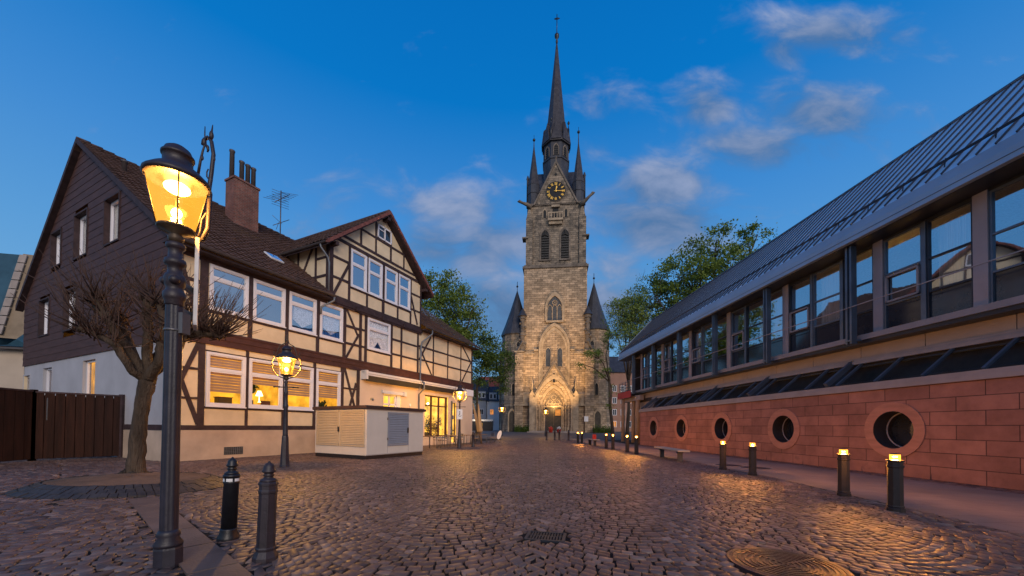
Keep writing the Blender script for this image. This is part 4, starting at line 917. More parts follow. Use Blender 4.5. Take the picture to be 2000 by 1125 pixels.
def build_antenna():
    base = HP + HD * 7.6 + HN * 6.3; root = empty('roof_antenna', (base.x, base.y, 12.6), HROT, 'tall television antenna on the brown tiled roof beside the dormer', 'antenna')
    mb = MB(); mb.tube([(0, 0, 0), (0, 0, 3.35)], .035, 6); mb.build('mast', 'gutter', root)
    mb = MB(); mb.tube([(-.45, -.1, 2.35), (.62, .1, 3.5)], .022, 5)
    for i in range(7):
        t = i / 6; c = Vector((-.45 + 1.07 * t, -.1 + .2 * t, 2.5 + 1.05 * t)); l = .45 - .12 * t; mb.tube([c + Vector((-l, .35, 0)), c + Vector((l, -.35, 0))], .012, 4)
    for j in range(7): mb.tube([(-.5, .1, 2.3 + j * .15), (.35, -.25, 2.3 + j * .15)], .012, 4)
    mb.tube([(-.45, 0, .95), (.55, 0, 1.8)], .02, 5); mb.tube([(-.5, 0, 1.55), (.1, 0, 1.3)], .014, 4); mb.tube([(-.25, 0, .8), (-.1, 0, 1.3)], .014, 4)
    mb.build('dipoles', 'gutter', root)
build_antenna()

# ------------------------------------------------------------------ neighbour on the far left, wooden fence
def build_neighbour():
    c = at(47, 760, 23); root = empty('neighbour_house', (c.x, c.y, 0), R(12), 'beige rendered neighbour house with blue metal roof at the left edge', 'house')
    mb = MB(); mb.box(-14, 0.5, 0, 12, -.2, 5.9); mb.build('wall', 'beige_wall', root)
    mb = MB(); mb.prism_yz([(-.35, 5.9), (-.35, 6.1), (1.2, 12.3), (10, 12.3), (10, 5.9)], -14, -1.35); mb.build('roof', 'blue_roof', root)
    mb = MB(); mb.add([(-1.36, -.1, 6.6), (-1.36, 1.25, 12.4), (1.6, 1.8, 12.4), (2.0, .6, 6.5), (-1.2, 6, 12.4), (1.7, 6, 12.4), (2, 6, 6)], [(0, 3, 2, 1), (1, 2, 5, 4), (2, 3, 6, 5)]); mb.build('roof_slab', 'beige_roof', root, recalc=False)
    mb = MB()
    for i in range(9): t = i / 8; t2 = (i + .9) / 9; mb.bar((-1.25 - .0 * t, -.16 + 1.35 * t * .88, 6.8 + 5.6 * t * .88), (-1.25, -.16 + 1.35 * (t * .88 + .1), 6.8 + 5.6 * (t * .88 + .1)), .38, .06, (0, -1, .2))
    mb.build('roof_flashing', 'concrete', root)
    mb = MB(); mb.box(-14, .6, -.5, -.2, 5.86, 6.0); mb.build('gutter', 'gutter', root)
    mb = MB(); mb.add([(-1.0, -.6, 6.0), (.9, -.6, 6.0), (.7, .3, 7.4), (.2, .3, 7.5), (-.2, -.3, 6.5), (-1.0, .1, 6.2)], [(0, 1, 2, 3, 4, 5)]); mb.build('bay_roof', 'blue_roof', root)
build_neighbour()
def build_fence():
    A = on_ground(236, 893); B = on_ground(62, 900); C_ = on_ground(-120, 915); rootv = Vector((A.x, A.y, 0)); root = empty('wooden_fence', rootv, 0, 'dark brown wooden board fence with double gate beside the plastered gable', 'fence')
    def run(P, Q, zt, nb, name):
        P = Vector((P.x, P.y, 0)) - rootv; Q = Vector((Q.x, Q.y, 0)) - rootv; d = (Q - P); L_ = d.length; d /= L_; mb = MB()
        for i in range(nb):
            a = P + d * (L_ * i / nb + .008); b = P + d * (L_ * (i + 1) / nb - .008); j = random.uniform(0, .012)
            n = Vector((-d.y, d.x, 0)); c = [a + n * j, b + n * j, b + n * (j + .03), a + n * (j + .03)]
            mb.prism_xy([(q.x, q.y) for q in c], .06, zt + random.uniform(-.01, .01))
        mb.bar(P + Vector((-.06, .06, 1.2)), Q + Vector((-.06, .06, 1.2)), .03, 2.3); o = mb.build(name, 'fence_wood', root); mb = MB(); mb.bar(P + Vector((0, 0, zt + .03)), Q + Vector((0, 0, zt + .03)), .12, .06); mb.build('top_rail', 'timber', o)
        for q in (P, Q): mb = MB(); mb.box(q.x - .07, q.x + .07, q.y - .07, q.y + .07, 0, zt + .09); mb.build('post', 'timber', o)
        return o
    run(A, B, 2.42, 9, 'gate_leaf'); run(B, C_, 2.44, 8, 'board_panel')
    mb = MB(); E_ = (A + (HN * 0 + HD * 1.2)); mb.bar((0, 0, 1.2), (HD.x * .6 + .3, HD.y * 1.6, 1.2), .05, 2.35); mb.build('side_panel', 'fence_wood', root)
    M_ = A.lerp(B, .85) - rootv; mb = MB(); mb.bar((M_.x + .0, M_.y - .04, 1.45), (M_.x, M_.y - .04, 2.25), .05, .02); mb.build('latch', 'pipe', root)
build_fence()

# ================================================================== RIGHT-HAND MODERN BUILDING (local x away from the camera along the wall, local -y into the building)
RROT = math.atan2(RD.y, RD.x)
HALL = empty('modern_hall', RB, RROT, 'long modern hall with red sandstone wall, ribbon windows and grey metal roof', 'building')
def build_hall():
    S0, S1, SW = -4.0, 34.6, 29.45
    # red stone wall with five round openings
    holes = [10.7, 14.85, 18.92, 22.97, 26.93]; cz, ro, ri = 1.36, .83, .56; mb = MB(); H = 2.62; n = 32
    xs = [S0]
    for h in holes: xs += [h - .95, h + .95]
    xs += [SW]
    for i in range(0, len(xs), 2): mb.add([(xs[i], 0, -.3), (xs[i + 1], 0, -.3), (xs[i + 1], 0, H), (xs[i], 0, H)], [(0, 1, 2, 3)])
    for h in holes:
        V = []; 
        for k in range(n): a = 2 * math.pi * (k + .5) / n; V.append((h + ro * math.cos(a), 0, cz + ro * math.sin(a)))
        for k in range(n):
            a = 2 * math.pi * (k + .5) / n; c, s = math.cos(a), math.sin(a); tx = .95 / abs(c); tz = ((H - cz) if s > 0 else (cz + .3)) / abs(s); t = min(tx, tz); V.append((h + t * c, 0, cz + t * s))
        mb.add(V, [(k, (k + 1) % n, n + (k + 1) % n, n + k) for k in range(n)])
        for cx_, cz_, kk in ((h + .95, H, None), (h - .95, H, None), (h + .95, -.3, None), (h - .95, -.3, None)):
            best = sorted(range(n), key=lambda k: (V[n + k][0] - cx_) ** 2 + (V[n + k][2] - cz_) ** 2)[:2]
            mb.add([V[n + best[0]], V[n + best[1]], (cx_, 0, cz_)], [(0, 1, 2)])
    mb.add([(SW, 0, -.3), (SW, -8, -.3), (SW, -8, H), (SW, 0, H)], [(0, 1, 2, 3)])
    wall = mb.build('stone_wall', 'sandstone_red', HALL, recalc=False)
    for h in holes:
        mb = MB(); N_ = 40; V = []
        for (r, y) in ((ro, .0), (ro, .028), (ri, .028), (ri, -.62)):
            for k in range(N_): a = 2 * math.pi * k / N_; V.append((h + r * math.cos(a), y, cz + r * math.sin(a)))
        mb.add(V, [(i * N_ + k, i * N_ + (k + 1) % N_, (i + 1) * N_ + (k + 1) % N_, (i + 1) * N_ + k) for i in range(2) for k in range(N_)])
        pr = mb.build('porthole', 'sandstone_ring', HALL)
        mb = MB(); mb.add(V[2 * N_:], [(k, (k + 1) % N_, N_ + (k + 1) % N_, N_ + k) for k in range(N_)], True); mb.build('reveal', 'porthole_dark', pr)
        mb = MB(); mb.add([(h + ri * math.cos(2 * math.pi * k / N_), -.60, cz + ri * math.sin(2 * math.pi * k / N_)) for k in range(N_)], [tuple(range(N_))]); mb.build('pane', 'dark_glass', pr)
        mb = MB(); mb.tube([(h + (ri - .02) * math.cos(2 * math.pi * k / 30), -.42, cz + (ri - .02) * math.sin(2 * math.pi * k / 30)) for k in range(31)], .022, 6); mb.build('frame', 'pillar_grey', pr)
    mb = MB(); mb.box(S0, SW + .05, -.10, .06, H, H + .13); mb.box(S0, SW + .02, -.16, .03, H + .13, H + .24); mb.build('coping', 'ledge', HALL)
    # sloping glass strip between the stone wall and the upper floor
    y0, z0, y1, z1 = -.10, 2.88, -1.05, 3.68
    mb = MB(); mb.add([(S0, y0, z0), (SW, y0, z0), (SW, y1, z1), (S0, y1, z1)], [(0, 1, 2, 3)]); g = mb.build('sloping_glazing', 'skylight_glass', HALL, recalc=False)
    s = -2.9
    while s < SW: mb = MB(); mb.bar((s, y0 + .02, z0 + .01), (s, y1, z1 + .02), .07, .07, (0, 1, 1)); mb.build('glazing_bar', 'steel_blue', g); s += 1.29
    mb = MB(); mb.add([(S0, -.9, 2.62), (SW, -.9, 2.62), (SW, -1.4, 3.7), (S0, -1.4, 3.7)], [(0, 1, 2, 3)]); mb.build('inner_wall', 'room_dark', g, recalc=False)
    mb = MB(); mb.box(S0, SW, -1.4, -.12, 2.60, 2.61); mb.build('inner_sill', 'room_dark', g)
    for s in (12.95, 16.95, 20.9, 24.9, 28.6):
        mb = MB(); a = Vector((s, y0 + .06, z0 + .07)); b = Vector((s, y1 - .02, z1 + .10)); mb.bar(a, b, .13, .16, (0, 1, 1)); mb.build('glazing_girder', 'steel_blue', HALL)
    # gutter band, beige panels
    mb = MB(); mb.box(S0, SW, -1.35, -.98, 3.69, 3.80); mb.box(S0, SW, -1.35, -1.04, 3.80, 3.90); mb.build('gutter_band', 'timber_red' if False else 'ledge', HALL)
    mb = MB(); s = 10.75 - 1.95 * 8; k = 0
    while s < 32.5:
        a, b = max(s, S0), min(s + 1.93, 33.5)
        if b > a: mb.box(a, b, -1.45, -1.12, 3.90, 4.44)
        s += 1.95
    mb.box(SW, 33.5, -1.6, -1.2, 2.9, 3.9); mb.build('panels', 'beige_panel', HALL)
    mb = MB(); mb.box(S0, 33.4, -1.5, -1.16, 3.6, 4.40); mb.build('panel_backing', 'room_dark', HALL)
    # floor slab edge under the windows
    mb = MB(); mb.box(S0, 33.6, -1.3, -.55, 4.42, 4.60); mb.build('window_ledge', 'ledge', HALL)
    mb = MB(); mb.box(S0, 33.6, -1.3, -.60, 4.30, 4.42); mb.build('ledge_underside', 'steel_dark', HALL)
    # ribbon windows: pillar, light, mullion, light, mullion, light, pillar ...
    WY = -.90; zb, zt = 4.62, 7.60; P0 = 11.83; per = 3.86
    stops = []; k = -5
    while True:
        p = P0 + per * k
        if p > 32.6: break
        stops += [(p, 'p'), (p + 1.28, 'p' if k == -1 else 'm'), (p + 2.56, 'm')]; k += 1
    stops = [q for q in stops if S0 < q[0] < 32.4]; nwin = 0
    for (s, t), (s2, t2) in zip(stops, stops[1:]):
        a = s + (.155 if t == 'p' else .05); b = s2 - (.155 if t2 == 'p' else .05); mb = MB(); w = .055
        mb.box(a, a + w, WY - .06, WY + .05, zb, zt); mb.box(b - w, b, WY - .06, WY + .05, zb, zt)
        for z in (zb, 5.43, 6.42, zt - w): mb.box(a + w, b - w, WY - .05, WY + .045, z, z + w)
        wn = mb.build('window', 'steel_blue' if nwin % 2 else 'steel_dark', HALL)
        mb = MB(); mb.add([(a + w, WY, 5.47), (b - w, WY, 5.47), (b - w, WY, zt), (a + w, WY, zt)], [(0, 1, 2, 3)]); mb.build('pane', 'office_glass', wn, recalc=False)
        mb = MB(); mb.add([(a + w, WY, zb), (b - w, WY, zb), (b - w, WY, 5.45), (a + w, WY, 5.45)], [(0, 1, 2, 3)]); mb.build('lower_panel', 'dark_glass', wn, recalc=False)
        if nwin % 3 == 2:
            mb = MB(); c, d, e, f, v = a + .07, b - .07, 5.50, 6.38, .06
            for q in ((c, d, e, e + v), (c, d, f - v, f), (c, c + v, e, f), (d - v, d, e, f)): mb.box(q[0], q[1], WY + .03, WY + .10, q[2], q[3])
            mb.build('opening_sash', 'ledge', wn)
        rg = random.random()
        if rg < .7:                        # curtains hanging behind the glass
            mb = MB(); m_ = 14; c0 = a + .1; c1 = b - .1 if rg < .35 else (a + b) / 2
            V = []
            for i in range(m_ + 1): x = c0 + (c1 - c0) * i / m_; yy = WY - .22 - .05 * (i % 2); V += [(x, yy, 4.9), (x, yy, zt - .15)]
            mb.add(V, [(2 * i, 2 * i + 2, 2 * i + 3, 2 * i + 1) for i in range(m_)]); mb.build('curtain', 'curtain_drape', wn, recalc=False)
        nwin += 1
    for s, t in stops:
        mb = MB()
        if t == 'p': mb.box(s - .15, s + .15, WY - .15, WY + .09, zb - .02, zt + .1); mb.build('pillar', 'pillar_grey', HALL)
        else: mb.box(s - .05, s + .05, WY - .1, WY + .08, zb, zt); mb.build('mullion', 'steel_blue', HALL)
    mb = MB(); mb.add([(S0, -4.5, 4.3), (33, -4.5, 4.3), (33, -4.5, 7.9), (S0, -4.5, 7.9)], [(0, 1, 2, 3)]); mb.add([(S0, -4.5, 4.61), (33, -4.5, 4.61), (33, WY - .15, 4.61), (S0, WY - .15, 4.61)], [(0, 1, 2, 3)]); mb.add([(33, -4.5, 4.3), (33, -.9, 4.3), (33, -.9, 7.9), (33, -4.5, 7.9)], [(0, 1, 2, 3)]); mb.build('office_interior', 'room_dark', HALL, recalc=False)
    mb = MB(); mb.add([(S0, -4.5, 7.62), (33, -4.5, 7.62), (33, WY - .1, 7.62), (S0, WY - .1, 7.62)], [(0, 1, 2, 3)]); mb.build('office_ceiling', 'curtain', HALL, recalc=False)
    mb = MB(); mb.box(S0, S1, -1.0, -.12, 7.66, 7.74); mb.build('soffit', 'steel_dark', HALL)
    mb = MB(); mb.box(S0, 33, WY - .05, WY + .05, 7.6, 7.70); s = S0
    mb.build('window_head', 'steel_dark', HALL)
    # steel posts and the rail in front
    k = -3
    while 12.27 + 3.86 * k < 35:
        s = 12.27 + 3.86 * k
        mb = MB()
        for o in (-.075, .075): mb.box(s + o - .035, s + o + .035, -.42, -.22, 4.30, 7.70)
        mb.box(s - .05, s + .05, -.34, -.30, 4.34, 7.69); mb.box(s - .12, s + .12, -.60, -.2, 4.38, 4.44)
        if s > 8.5 or s < 8.2: mb.build('steel_post', 'steel_blue', HALL)
        k += 1
    mb = MB(); mb.tube([(S0, -.18, 5.54), (34.4, -.18, 5.54)], .018, 6); mb.build('rail', 'pillar_grey', HALL)
    # fascia and standing seam roof
    mb = MB(); mb.add([(S0, 0, 7.70), (S1, 0, 7.70), (S1, -.03, 8.02), (S0, -.03, 8.02), (S0, -.10, 8.30), (S1, -.10, 8.30), (S0, -.12, 7.68), (S1, -.12, 7.68)], [(0, 1, 2, 3), (3, 2, 5, 4), (6, 7, 1, 0)])
    mb.add([(S1, 0, 7.70), (S1, -.10, 8.30), (S1, -.5, 8.45), (S1, -.5, 7.70)], [(0, 1, 2, 3)]); mb.build('fascia', 'zinc_light', HALL, recalc=False)
    mb = MB(); mb.tube([(S0, -.005, 7.85), (S1, -.005, 7.85)], .008, 4); mb.build('fascia_bead', 'steel_blue', HALL)
    ry, rz = -3.35, 11.68; d = Vector((0, ry + .1, rz - 8.30)); Lr = d.length; d.normalize(); nn = Vector((0, -d.z, d.y)); nn = nn if nn.z > 0 else -nn
    mb = MB(); mb.add([(S0, -.10, 8.30), (S1, -.10, 8.30), (S1, ry, rz), (S0, ry, rz)], [(0, 1, 2, 3)]); mb.add([(S0, ry, rz), (S1, ry, rz), (S1, ry - 9, 6), (S0, ry - 9, 6)], [(0, 1, 2, 3)])
    mb.add([(S1, -.1, 8.3), (S1, ry, rz), (S1, ry - 9, 6), (S1, ry - 9, 4), (S1, -1.3, 7.7), (S1, -.1, 7.7)], [(0, 1, 2, 3, 4, 5)]); rf = mb.build('metal_roof', 'zinc', HALL, recalc=False)
    mb = MB(); s = S0 + .2
    while s < S1: mb.bar(Vector((s, -.10, 8.30)) + nn * .02, Vector((s, ry, rz)) + nn * .02, .022, .055, tuple(nn)); s += .36
    mb.build('standing_seams', 'zinc_seam', rf)
    mb = MB()
    for t, r_ in ((.55, .022), (.68, .022)): p = Vector((0, -.10, 8.30)) + d * t + nn * .13; mb.tube([(S0, p.y, p.z), (S1 - .1, p.y, p.z)], r_, 5)
    s = S0 + .2
    while s < S1: p = Vector((s, -.1, 8.3)) + d * .5; q = Vector((s, -.1, 8.3)) + d * .72 + nn * .15; mb.bar(p, q, .02, .02); s += 1.04
    mb.build('snow_guard', 'steel_dark', rf)
    mb = MB(); mb.tube([(S0, ry, rz + .03), (S1, ry, rz + .03)], .06, 8); mb.build('ridge_cap', 'steel_blue', rf)
    mb = MB(); mb.bar((S1 + .02, -.1, 8.33), (S1 + .02, ry, rz + .03), .06, .14, tuple(nn)); mb.build('verge_trim', 'steel_blue', rf)
    # far end: open balcony on round columns, timber doors
    mb = MB(); mb.box(33.6, 35.5, -1.3, -.3, 4.22, 4.40); mb.box(32.0, 33.6, -6, -.3, 4.18, 4.29); mb.build('balcony_floor', 'steel_dark', HALL)
    mb = MB()
    for z in (4.75, 5.0, 5.25, 5.5): mb.tube([(33.0, -.36, z), (35.2, -.36, z), (35.2, -1.5, z)], .018, 5)
    for s in (33.6, 34.4, 35.2): mb.tube([(s, -.36, 4.3), (s, -.36, 5.55)], .025, 5)
    mb.build('balcony_railing', 'steel_blue', HALL)
    for s, y in ((34.4, -1.6), (33.2, -1.6)): mb = MB(); mb.lathe([(.07, 4.3), (.07, 7.7)], s, y, 10); mb.build('balcony_post', 'steel_blue', HALL)
    for s, y, r_ in ((34.7, -.55, .17), (33.2, -.95, .17), (31.7, -.75, .19)): mb = MB(); mb.lathe([(r_, -.2), (r_, 3.7), (r_ + .03, 3.75), (r_ + .03, 4.2)], s, y, 16); mb.build('round_column', 'concrete', HALL)
    mb = MB(); mb.box(30.9, 35.0, -.95, -.6, 3.75, 4.18); mb.build('beam', 'concrete', HALL)
    mb = MB()
    for i in range(4): a = 29.5 + i * .58; mb.box(a, a + .06, -1.5, -1.4, 0, 3.6)
    mb.box(29.5, 31.3, -1.5, -1.4, 3.5, 3.6); mb.box(29.5, 31.3, -1.5, -1.4, 2.7, 2.78); dr = mb.build('timber_doors', 'table_wood', HALL)
    mb = MB(); mb.add([(29.5, -1.46, 0), (31.3, -1.46, 0), (31.3, -1.46, 3.6), (29.5, -1.46, 3.6)], [(0, 1, 2, 3)]); mb.build('pane', 'room_dim', dr, recalc=False)
    mb = MB(); mb.box(31.3, 33.4, -1.7, -1.45, -.2, 4.2); mb.build('end_wall', 'beige_panel', HALL)
build_hall()
def build_banner():
    o = RB + RD * 32.1 + RO * .27; root = empty('red_banner', (o.x, o.y, 4.06), RROT, 'red banner hanging along the balcony edge at the far end of the hall', 'banner')
    mb = MB(); mb.box(0, 3.3, -.03, .0, 0, .62); mb.build('cloth', 'red_banner', root)
    mb = MB(); mb.tube([(-.05, -.015, .62), (3.35, -.015, .62)], .02, 6); mb.tube([(-.05, -.015, 0), (3.35, -.015, 0)], .02, 6); mb.build('hem_rod', 'steel_dark', root)
build_banner()

# ================================================================== CHURCH (local x to the right, y away from the camera)
CH0 = Vector((7.45, 65.0, .49))
CHURCH = empty('church', CH0, -math.atan2(7.45, 65), 'tall sandstone church with clock gable, slender dark spire and two stair turrets', 'church')
def build_church():
    S = 'church_stone'; Dk = 'church_dark'; ec = .86
    K = lambda z, y: ec + (z - ec) * (65.4 + y) / 65.4      # height of something set back by y
    mb = MB(); mb.box(-6.5, 6.5, 0, 12, -.6, 14.3)
    mb.box(-7.0, -5.5, -.5, 1.2, -.6, 14.0); mb.box(5.3, 6.8, -.5, 1.2, -.6, 14.0)
    mb.build('tower_base', S, CHURCH)
    mb = MB(); mb.box(-5.6, 5.6, .35, 12, 14.3, 29.5); mb.build('tower_shaft', S, CHURCH)
    mb = MB(); mb.box(-4.95, 4.95, .7, 11.5, 29.5, 41.0)
    mb.box(-5.3, -4.1, .35, 1.6, 29.5, 38.4); mb.box(4.2, 5.4, .35, 1.6, 29.5, 38.4)
    for sg in (-1, 1): mb.prism_xz([(sg * 5.3, 38.4), (sg * 4.15, 38.4), (sg * 4.5, 40.2), (sg * 4.9, 40.2)] if sg > 0 else [(-5.3, 38.4), (-4.15, 38.4), (-4.5, 40.2), (-4.9, 40.2)], .45, 1.6)
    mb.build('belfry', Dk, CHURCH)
    mb = MB(); mb.box(-5.85, 5.85, .15, 12.1, 29.35, 29.75); mb.box(-5.6, 5.6, .3, 12.0, 29.75, 30.0); mb.box(-5.1, 5.1, .5, 11.7, 40.85, 41.25)
    for x in (-5.4, 5.4): mb.box(x - .55, x + .55, .1, 1.7, 34.8, 35.05)
    mb.build('cornice', 'church_trim_dark', CHURCH)
    mb = MB(); mb.box(-7.15, 6.95, -.65, 0, 4.6, 4.9) if False else None
    for a, b in ((-7.1, -3.5), (3.4, 6.95)): mb.box(a, b, -.62, .1, 4.62, 4.88)
    for a, b in ((-7.15, -2.9), (2.6, 6.95)): mb.box(a, b, -.62 if False else -.18, .1, 1.2, 1.4)
    for a, b, z in ((-7.1, -5.4, 14.1), (-5.6, -3.6, 13.75), (-3.7, -2.9, 14.4), (3.4, 5.3, 13.75), (2.75, 3.5, 14.4), (5.2, 6.9, 14.1)): mb.box(a, b, -.60 if abs(a + b) > 11 else -.15, .5, z, z + .28)
    mb.build('string_course', 'church_trim', CHURCH)
    # set-offs above the buttresses and the stone canopies
    for sg in (-1, 1):
        mb = MB(); x = sg * 6.05
        mb.prism_yz([(-.5, 14.38), (1.4, 14.38), (1.4, 16.6)], x - .75, x + .75)
        for i, (w, z0, z1) in enumerate(((.62, 14.4, 15.6), (.42, 15.6, 17.2), (.56, 17.2, 17.7), (.40, 17.7, 20.2), (.60, 20.2, 20.7))):
            mb.lathe([(w, z0), (w * .9, (z0 + z1) / 2), (w, z1)], sg * 5.75, .15, 8, False, .39)
        for j in range(26):
            a = random.uniform(0, 6.3); z = random.uniform(14.2, 20); r_ = .62 - (z - 14) * .02; mb.ball((sg * 5.75 + r_ * math.cos(a), .15 + r_ * math.sin(a) * .8, z), random.uniform(.12, .24), 5)
        for j in range(14): mb.ball((sg * (6.9 - j * .09), -.45, 13.8 + j * .16), random.uniform(.14, .26), 5)
        mb.build('carved_canopy', 'church_trim_dark', CHURCH)
        mb = MB(); mb.lathe([(.85, 20.7), (.55, 21.3), (.05, 22.2)], sg * 5.75, .15, 8, False, .39); mb.build('canopy_roof', 'slate', CHURCH)
    # belfry openings
    for cx in (-1.85, 1.7):
        mb = MB(); o = lancet(cx, 31.0, 35.2, .98, .95); i = lancet(cx, 31.0, 35.2, .70, .95); mb.ring_xz(o, i, .58, .98); mb.box(cx - 1.0, cx + 1.0, .45, .75, 30.75, 31.02); w = mb.build('belfry_opening', 'church_trim_dark', CHURCH)
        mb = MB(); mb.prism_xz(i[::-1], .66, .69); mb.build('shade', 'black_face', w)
        mb = MB()
        for k in range(9): z = 31.25 + k * .45; mb.box(cx - .66, cx + .66, .52, .655, z, z + .16)
        mb.tube([(cx - .55, .56, 35.2), (cx, .56, 35.6), (cx + .55, .56, 35.2)], .10, 5); mb.tube([(cx, .56, 35.5), (cx, .56, 36.4)], .08, 5)
        mb.build('louvres', 'louvre', w)
    # balcony under the clock and small lancets beside it
    mb = MB(); mb.box(-1.35, 1.3, -.1, .8, 37.75, 38.15); mb.box(-1.2, 1.15, .2, .8, 37.2, 37.75); mb.box(-1.35, 1.3, -.1, .0, 39.0, 39.2)
    for k in range(6): mb.box(-1.3 + k * .5, -1.18 + k * .5, -.08, 0, 38.15, 39.0)
    mb.box(-.75, .7, .3, .8, 40.35, 40.7); b = mb.build('balcony', 'church_trim', CHURCH)
    mb = MB(); mb.box(-.55, .5, .66, .69, 38.2, 40.3); mb.build('door', 'black_face', b)
    for cx in (-1.95, 1.85):
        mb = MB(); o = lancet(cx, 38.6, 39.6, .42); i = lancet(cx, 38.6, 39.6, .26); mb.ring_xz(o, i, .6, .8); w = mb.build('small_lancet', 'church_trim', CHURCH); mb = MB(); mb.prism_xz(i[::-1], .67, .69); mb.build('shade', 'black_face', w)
    # clock gable
    mb = MB(); mb.prism_xz([(-3.75, 41.0), (3.7, 41.0), (0, 48.3)], .45, 1.5); mb.build('clock_gable', Dk, CHURCH)
    mb = MB()
    for sg in (-1, 1): mb.bar((sg * 3.95, .9, 40.9), (0, .9, 48.6), 1.4, .26, (0, -1, 0)) if False else mb.prism_xz([(sg * 3.75, 40.9), (sg * 4.05, 40.9), (0, 48.9), (0, 48.25)], .3, 1.6)
    mb.box(-.12, .12, .8, 1.05, 48.4, 49.6); mb.ball((0, .92, 49.7), .22, 6); mb.ball((0, .92, 49.1), .2, 6)
    mb.build('gable_coping', 'church_trim_dark', CHURCH)
    mb = MB(); mb.lathe([(.28, 0), (.28, .03)], n=4, smooth=False, rot=0); o = mb.build('gable_vent', 'black_face', CHURCH); o.location = (0, .44, 46.3); o.rotation_euler = (R(90), 0, 0)
    mb = MB(); mb.lathe([(1.78, 0), (1.78, .10)], n=40, smooth=False); ck = mb.build('clock_face', 'black_face', CHURCH); ck.location = (0, .44, 43.15); ck.rotation_euler = (R(90), 0, 0)
    mb = MB(); mb.lathe([(1.84, 0), (1.84, .07), (1.76, .14), (1.76, .0)], n=40, smooth=False); mb.build('rim', 'church_trim_dark', ck)
    NUM = {12: 'XII', 1: 'I', 2: 'II', 3: 'III', 4: 'IV', 5: 'V', 6: 'VI', 7: 'VII', 8: 'VIII', 9: 'IX', 10: 'X', 11: 'XI'}; mb = MB()
    for h, s in NUM.items():
        a = math.pi / 2 - h * math.pi / 6; rad = Vector((math.cos(a), math.sin(a), 0)); tan = Vector((math.sin(a), -math.cos(a), 0)); wd = {'I': .12, 'V': .24, 'X': .26}; tot = sum(wd[c] for c in s); x = -tot / 2
        for c in s:
            m_ = x + wd[c] / 2; x += wd[c]; p = lambda u, v: tuple(rad * (1.36 + v) + tan * u + Vector((0, 0, .13)))
            if c == 'I': mb.bar(p(m_, -.24), p(m_, .24), .085, .03)
            if c == 'V': mb.bar(p(m_ - .09, .24), p(m_, -.24), .08, .03); mb.bar(p(m_ + .09, .24), p(m_, -.24), .05, .035)
            if c == 'X': mb.bar(p(m_ - .1, .24), p(m_ + .1, -.24), .08, .03); mb.bar(p(m_ + .1, .24), p(m_ - .1, -.24), .05, .035)
    mb.build('numerals', 'gold', ck)
    mb = MB(); a = math.pi / 2 - R(10); mb.bar((0, 0, .19), (math.cos(a) * .95, math.sin(a) * .95, .19), .16, .03); mb.ball((math.cos(a) * .7, math.sin(a) * .7, .19), .16, 8, .25); mb.build('hour_hand', 'gold', ck)
    mb = MB(); mb.bar((-.3, 0.03, .22), (1.55, -.03, .22), .10, .03); mb.ball((0, 0, .22), .16, 10, .3); mb.build('minute_hand', 'gold', ck)
    # gargoyles
    for sg in (-1, 1):
        mb = MB(); mb.tube([(sg * 4.4, .5, 40.5), (sg * 5.1, .1, 40.9), (sg * 5.9, -.3, 41.5 if sg > 0 else 41.0), (sg * 6.5, -.5, 41.9 if sg > 0 else 41.2), (sg * 6.8, -.55, 41.95 if sg > 0 else 41.15)], [.42, .34, .22, .24, .06], 7); mb.ball((sg * 6.4, -.5, 41.9 if sg > 0 else 41.2), .25, 6); mb.build('gargoyle', 'church_trim_dark', CHURCH)
    # dark roof between the gables, corner spirelets
    mb = MB(); y = 6.0; mb.prism_yz([(1.5, 41.2), (10.5, 41.2), (6, K(46.2, 6))], -4.6, 4.6); mb.prism_xz([(-3.9, 41.2), (3.9, 41.2), (0, 48.0)], 1.5, 11); mb.build('cross_roof', 'slate', CHURCH)
    for sg, zt in ((-1, 52.4), (1, 53.2)):
        for yy in (1.5, 10.6):
            k_ = (65.4 + yy) / 65.4; x = sg * 3.95 * k_; zz = lambda z: K(z, yy)
            mb = MB(); mb.lathe([(1.05, 41.0), (1.05, zz(42.3)), (1.15, zz(42.4)), (1.1, zz(43.9)), (1.16, zz(44.0))], x, yy, 8, False, .39); t = mb.build('corner_turret', 'slate', CHURCH)
            mb = MB(); mb.lathe([(1.12, zz(43.9)), (.86, zz(45.5)), (.45, zz(48.5)), (.10, zz(51.2)), (.06, zz(zt))], x, yy, 8, False, .39); mb.build('spirelet', 'spire_slate', t)
            mb = MB(); mb.ball((x, yy, zz(zt + .1)), .26, 8); mb.tube([(x, yy, zz(zt)), (x, yy, zz(zt + 1.0))], .04, 5); mb.build('finial', 'iron_black', t)
            mb = MB(); mb.lathe([(.16, 41), (.14, zz(45.2)), (.22, zz(45.4)), (.02, zz(46.1))], x + sg * 1.15, yy, 6); mb.build('pinnacle', 'slate', t)
    # octagonal lantern and main spire
    y = 5.5; kk = (65.4 + y) / 65.4; z_ = lambda z: K(z, y); rot = R(22.5)
    mb = MB(); r0 = 2.58; mb.lathe([(r0, 42.0), (r0, z_(47.3)), (r0 + .15, z_(47.35)), (r0 + .15, z_(47.6)), (r0 - .1, z_(47.65)), (r0 - .1, z_(50.6))], 0, y, 8, False, rot); mb.build('lantern_stage', 'slate', CHURCH)
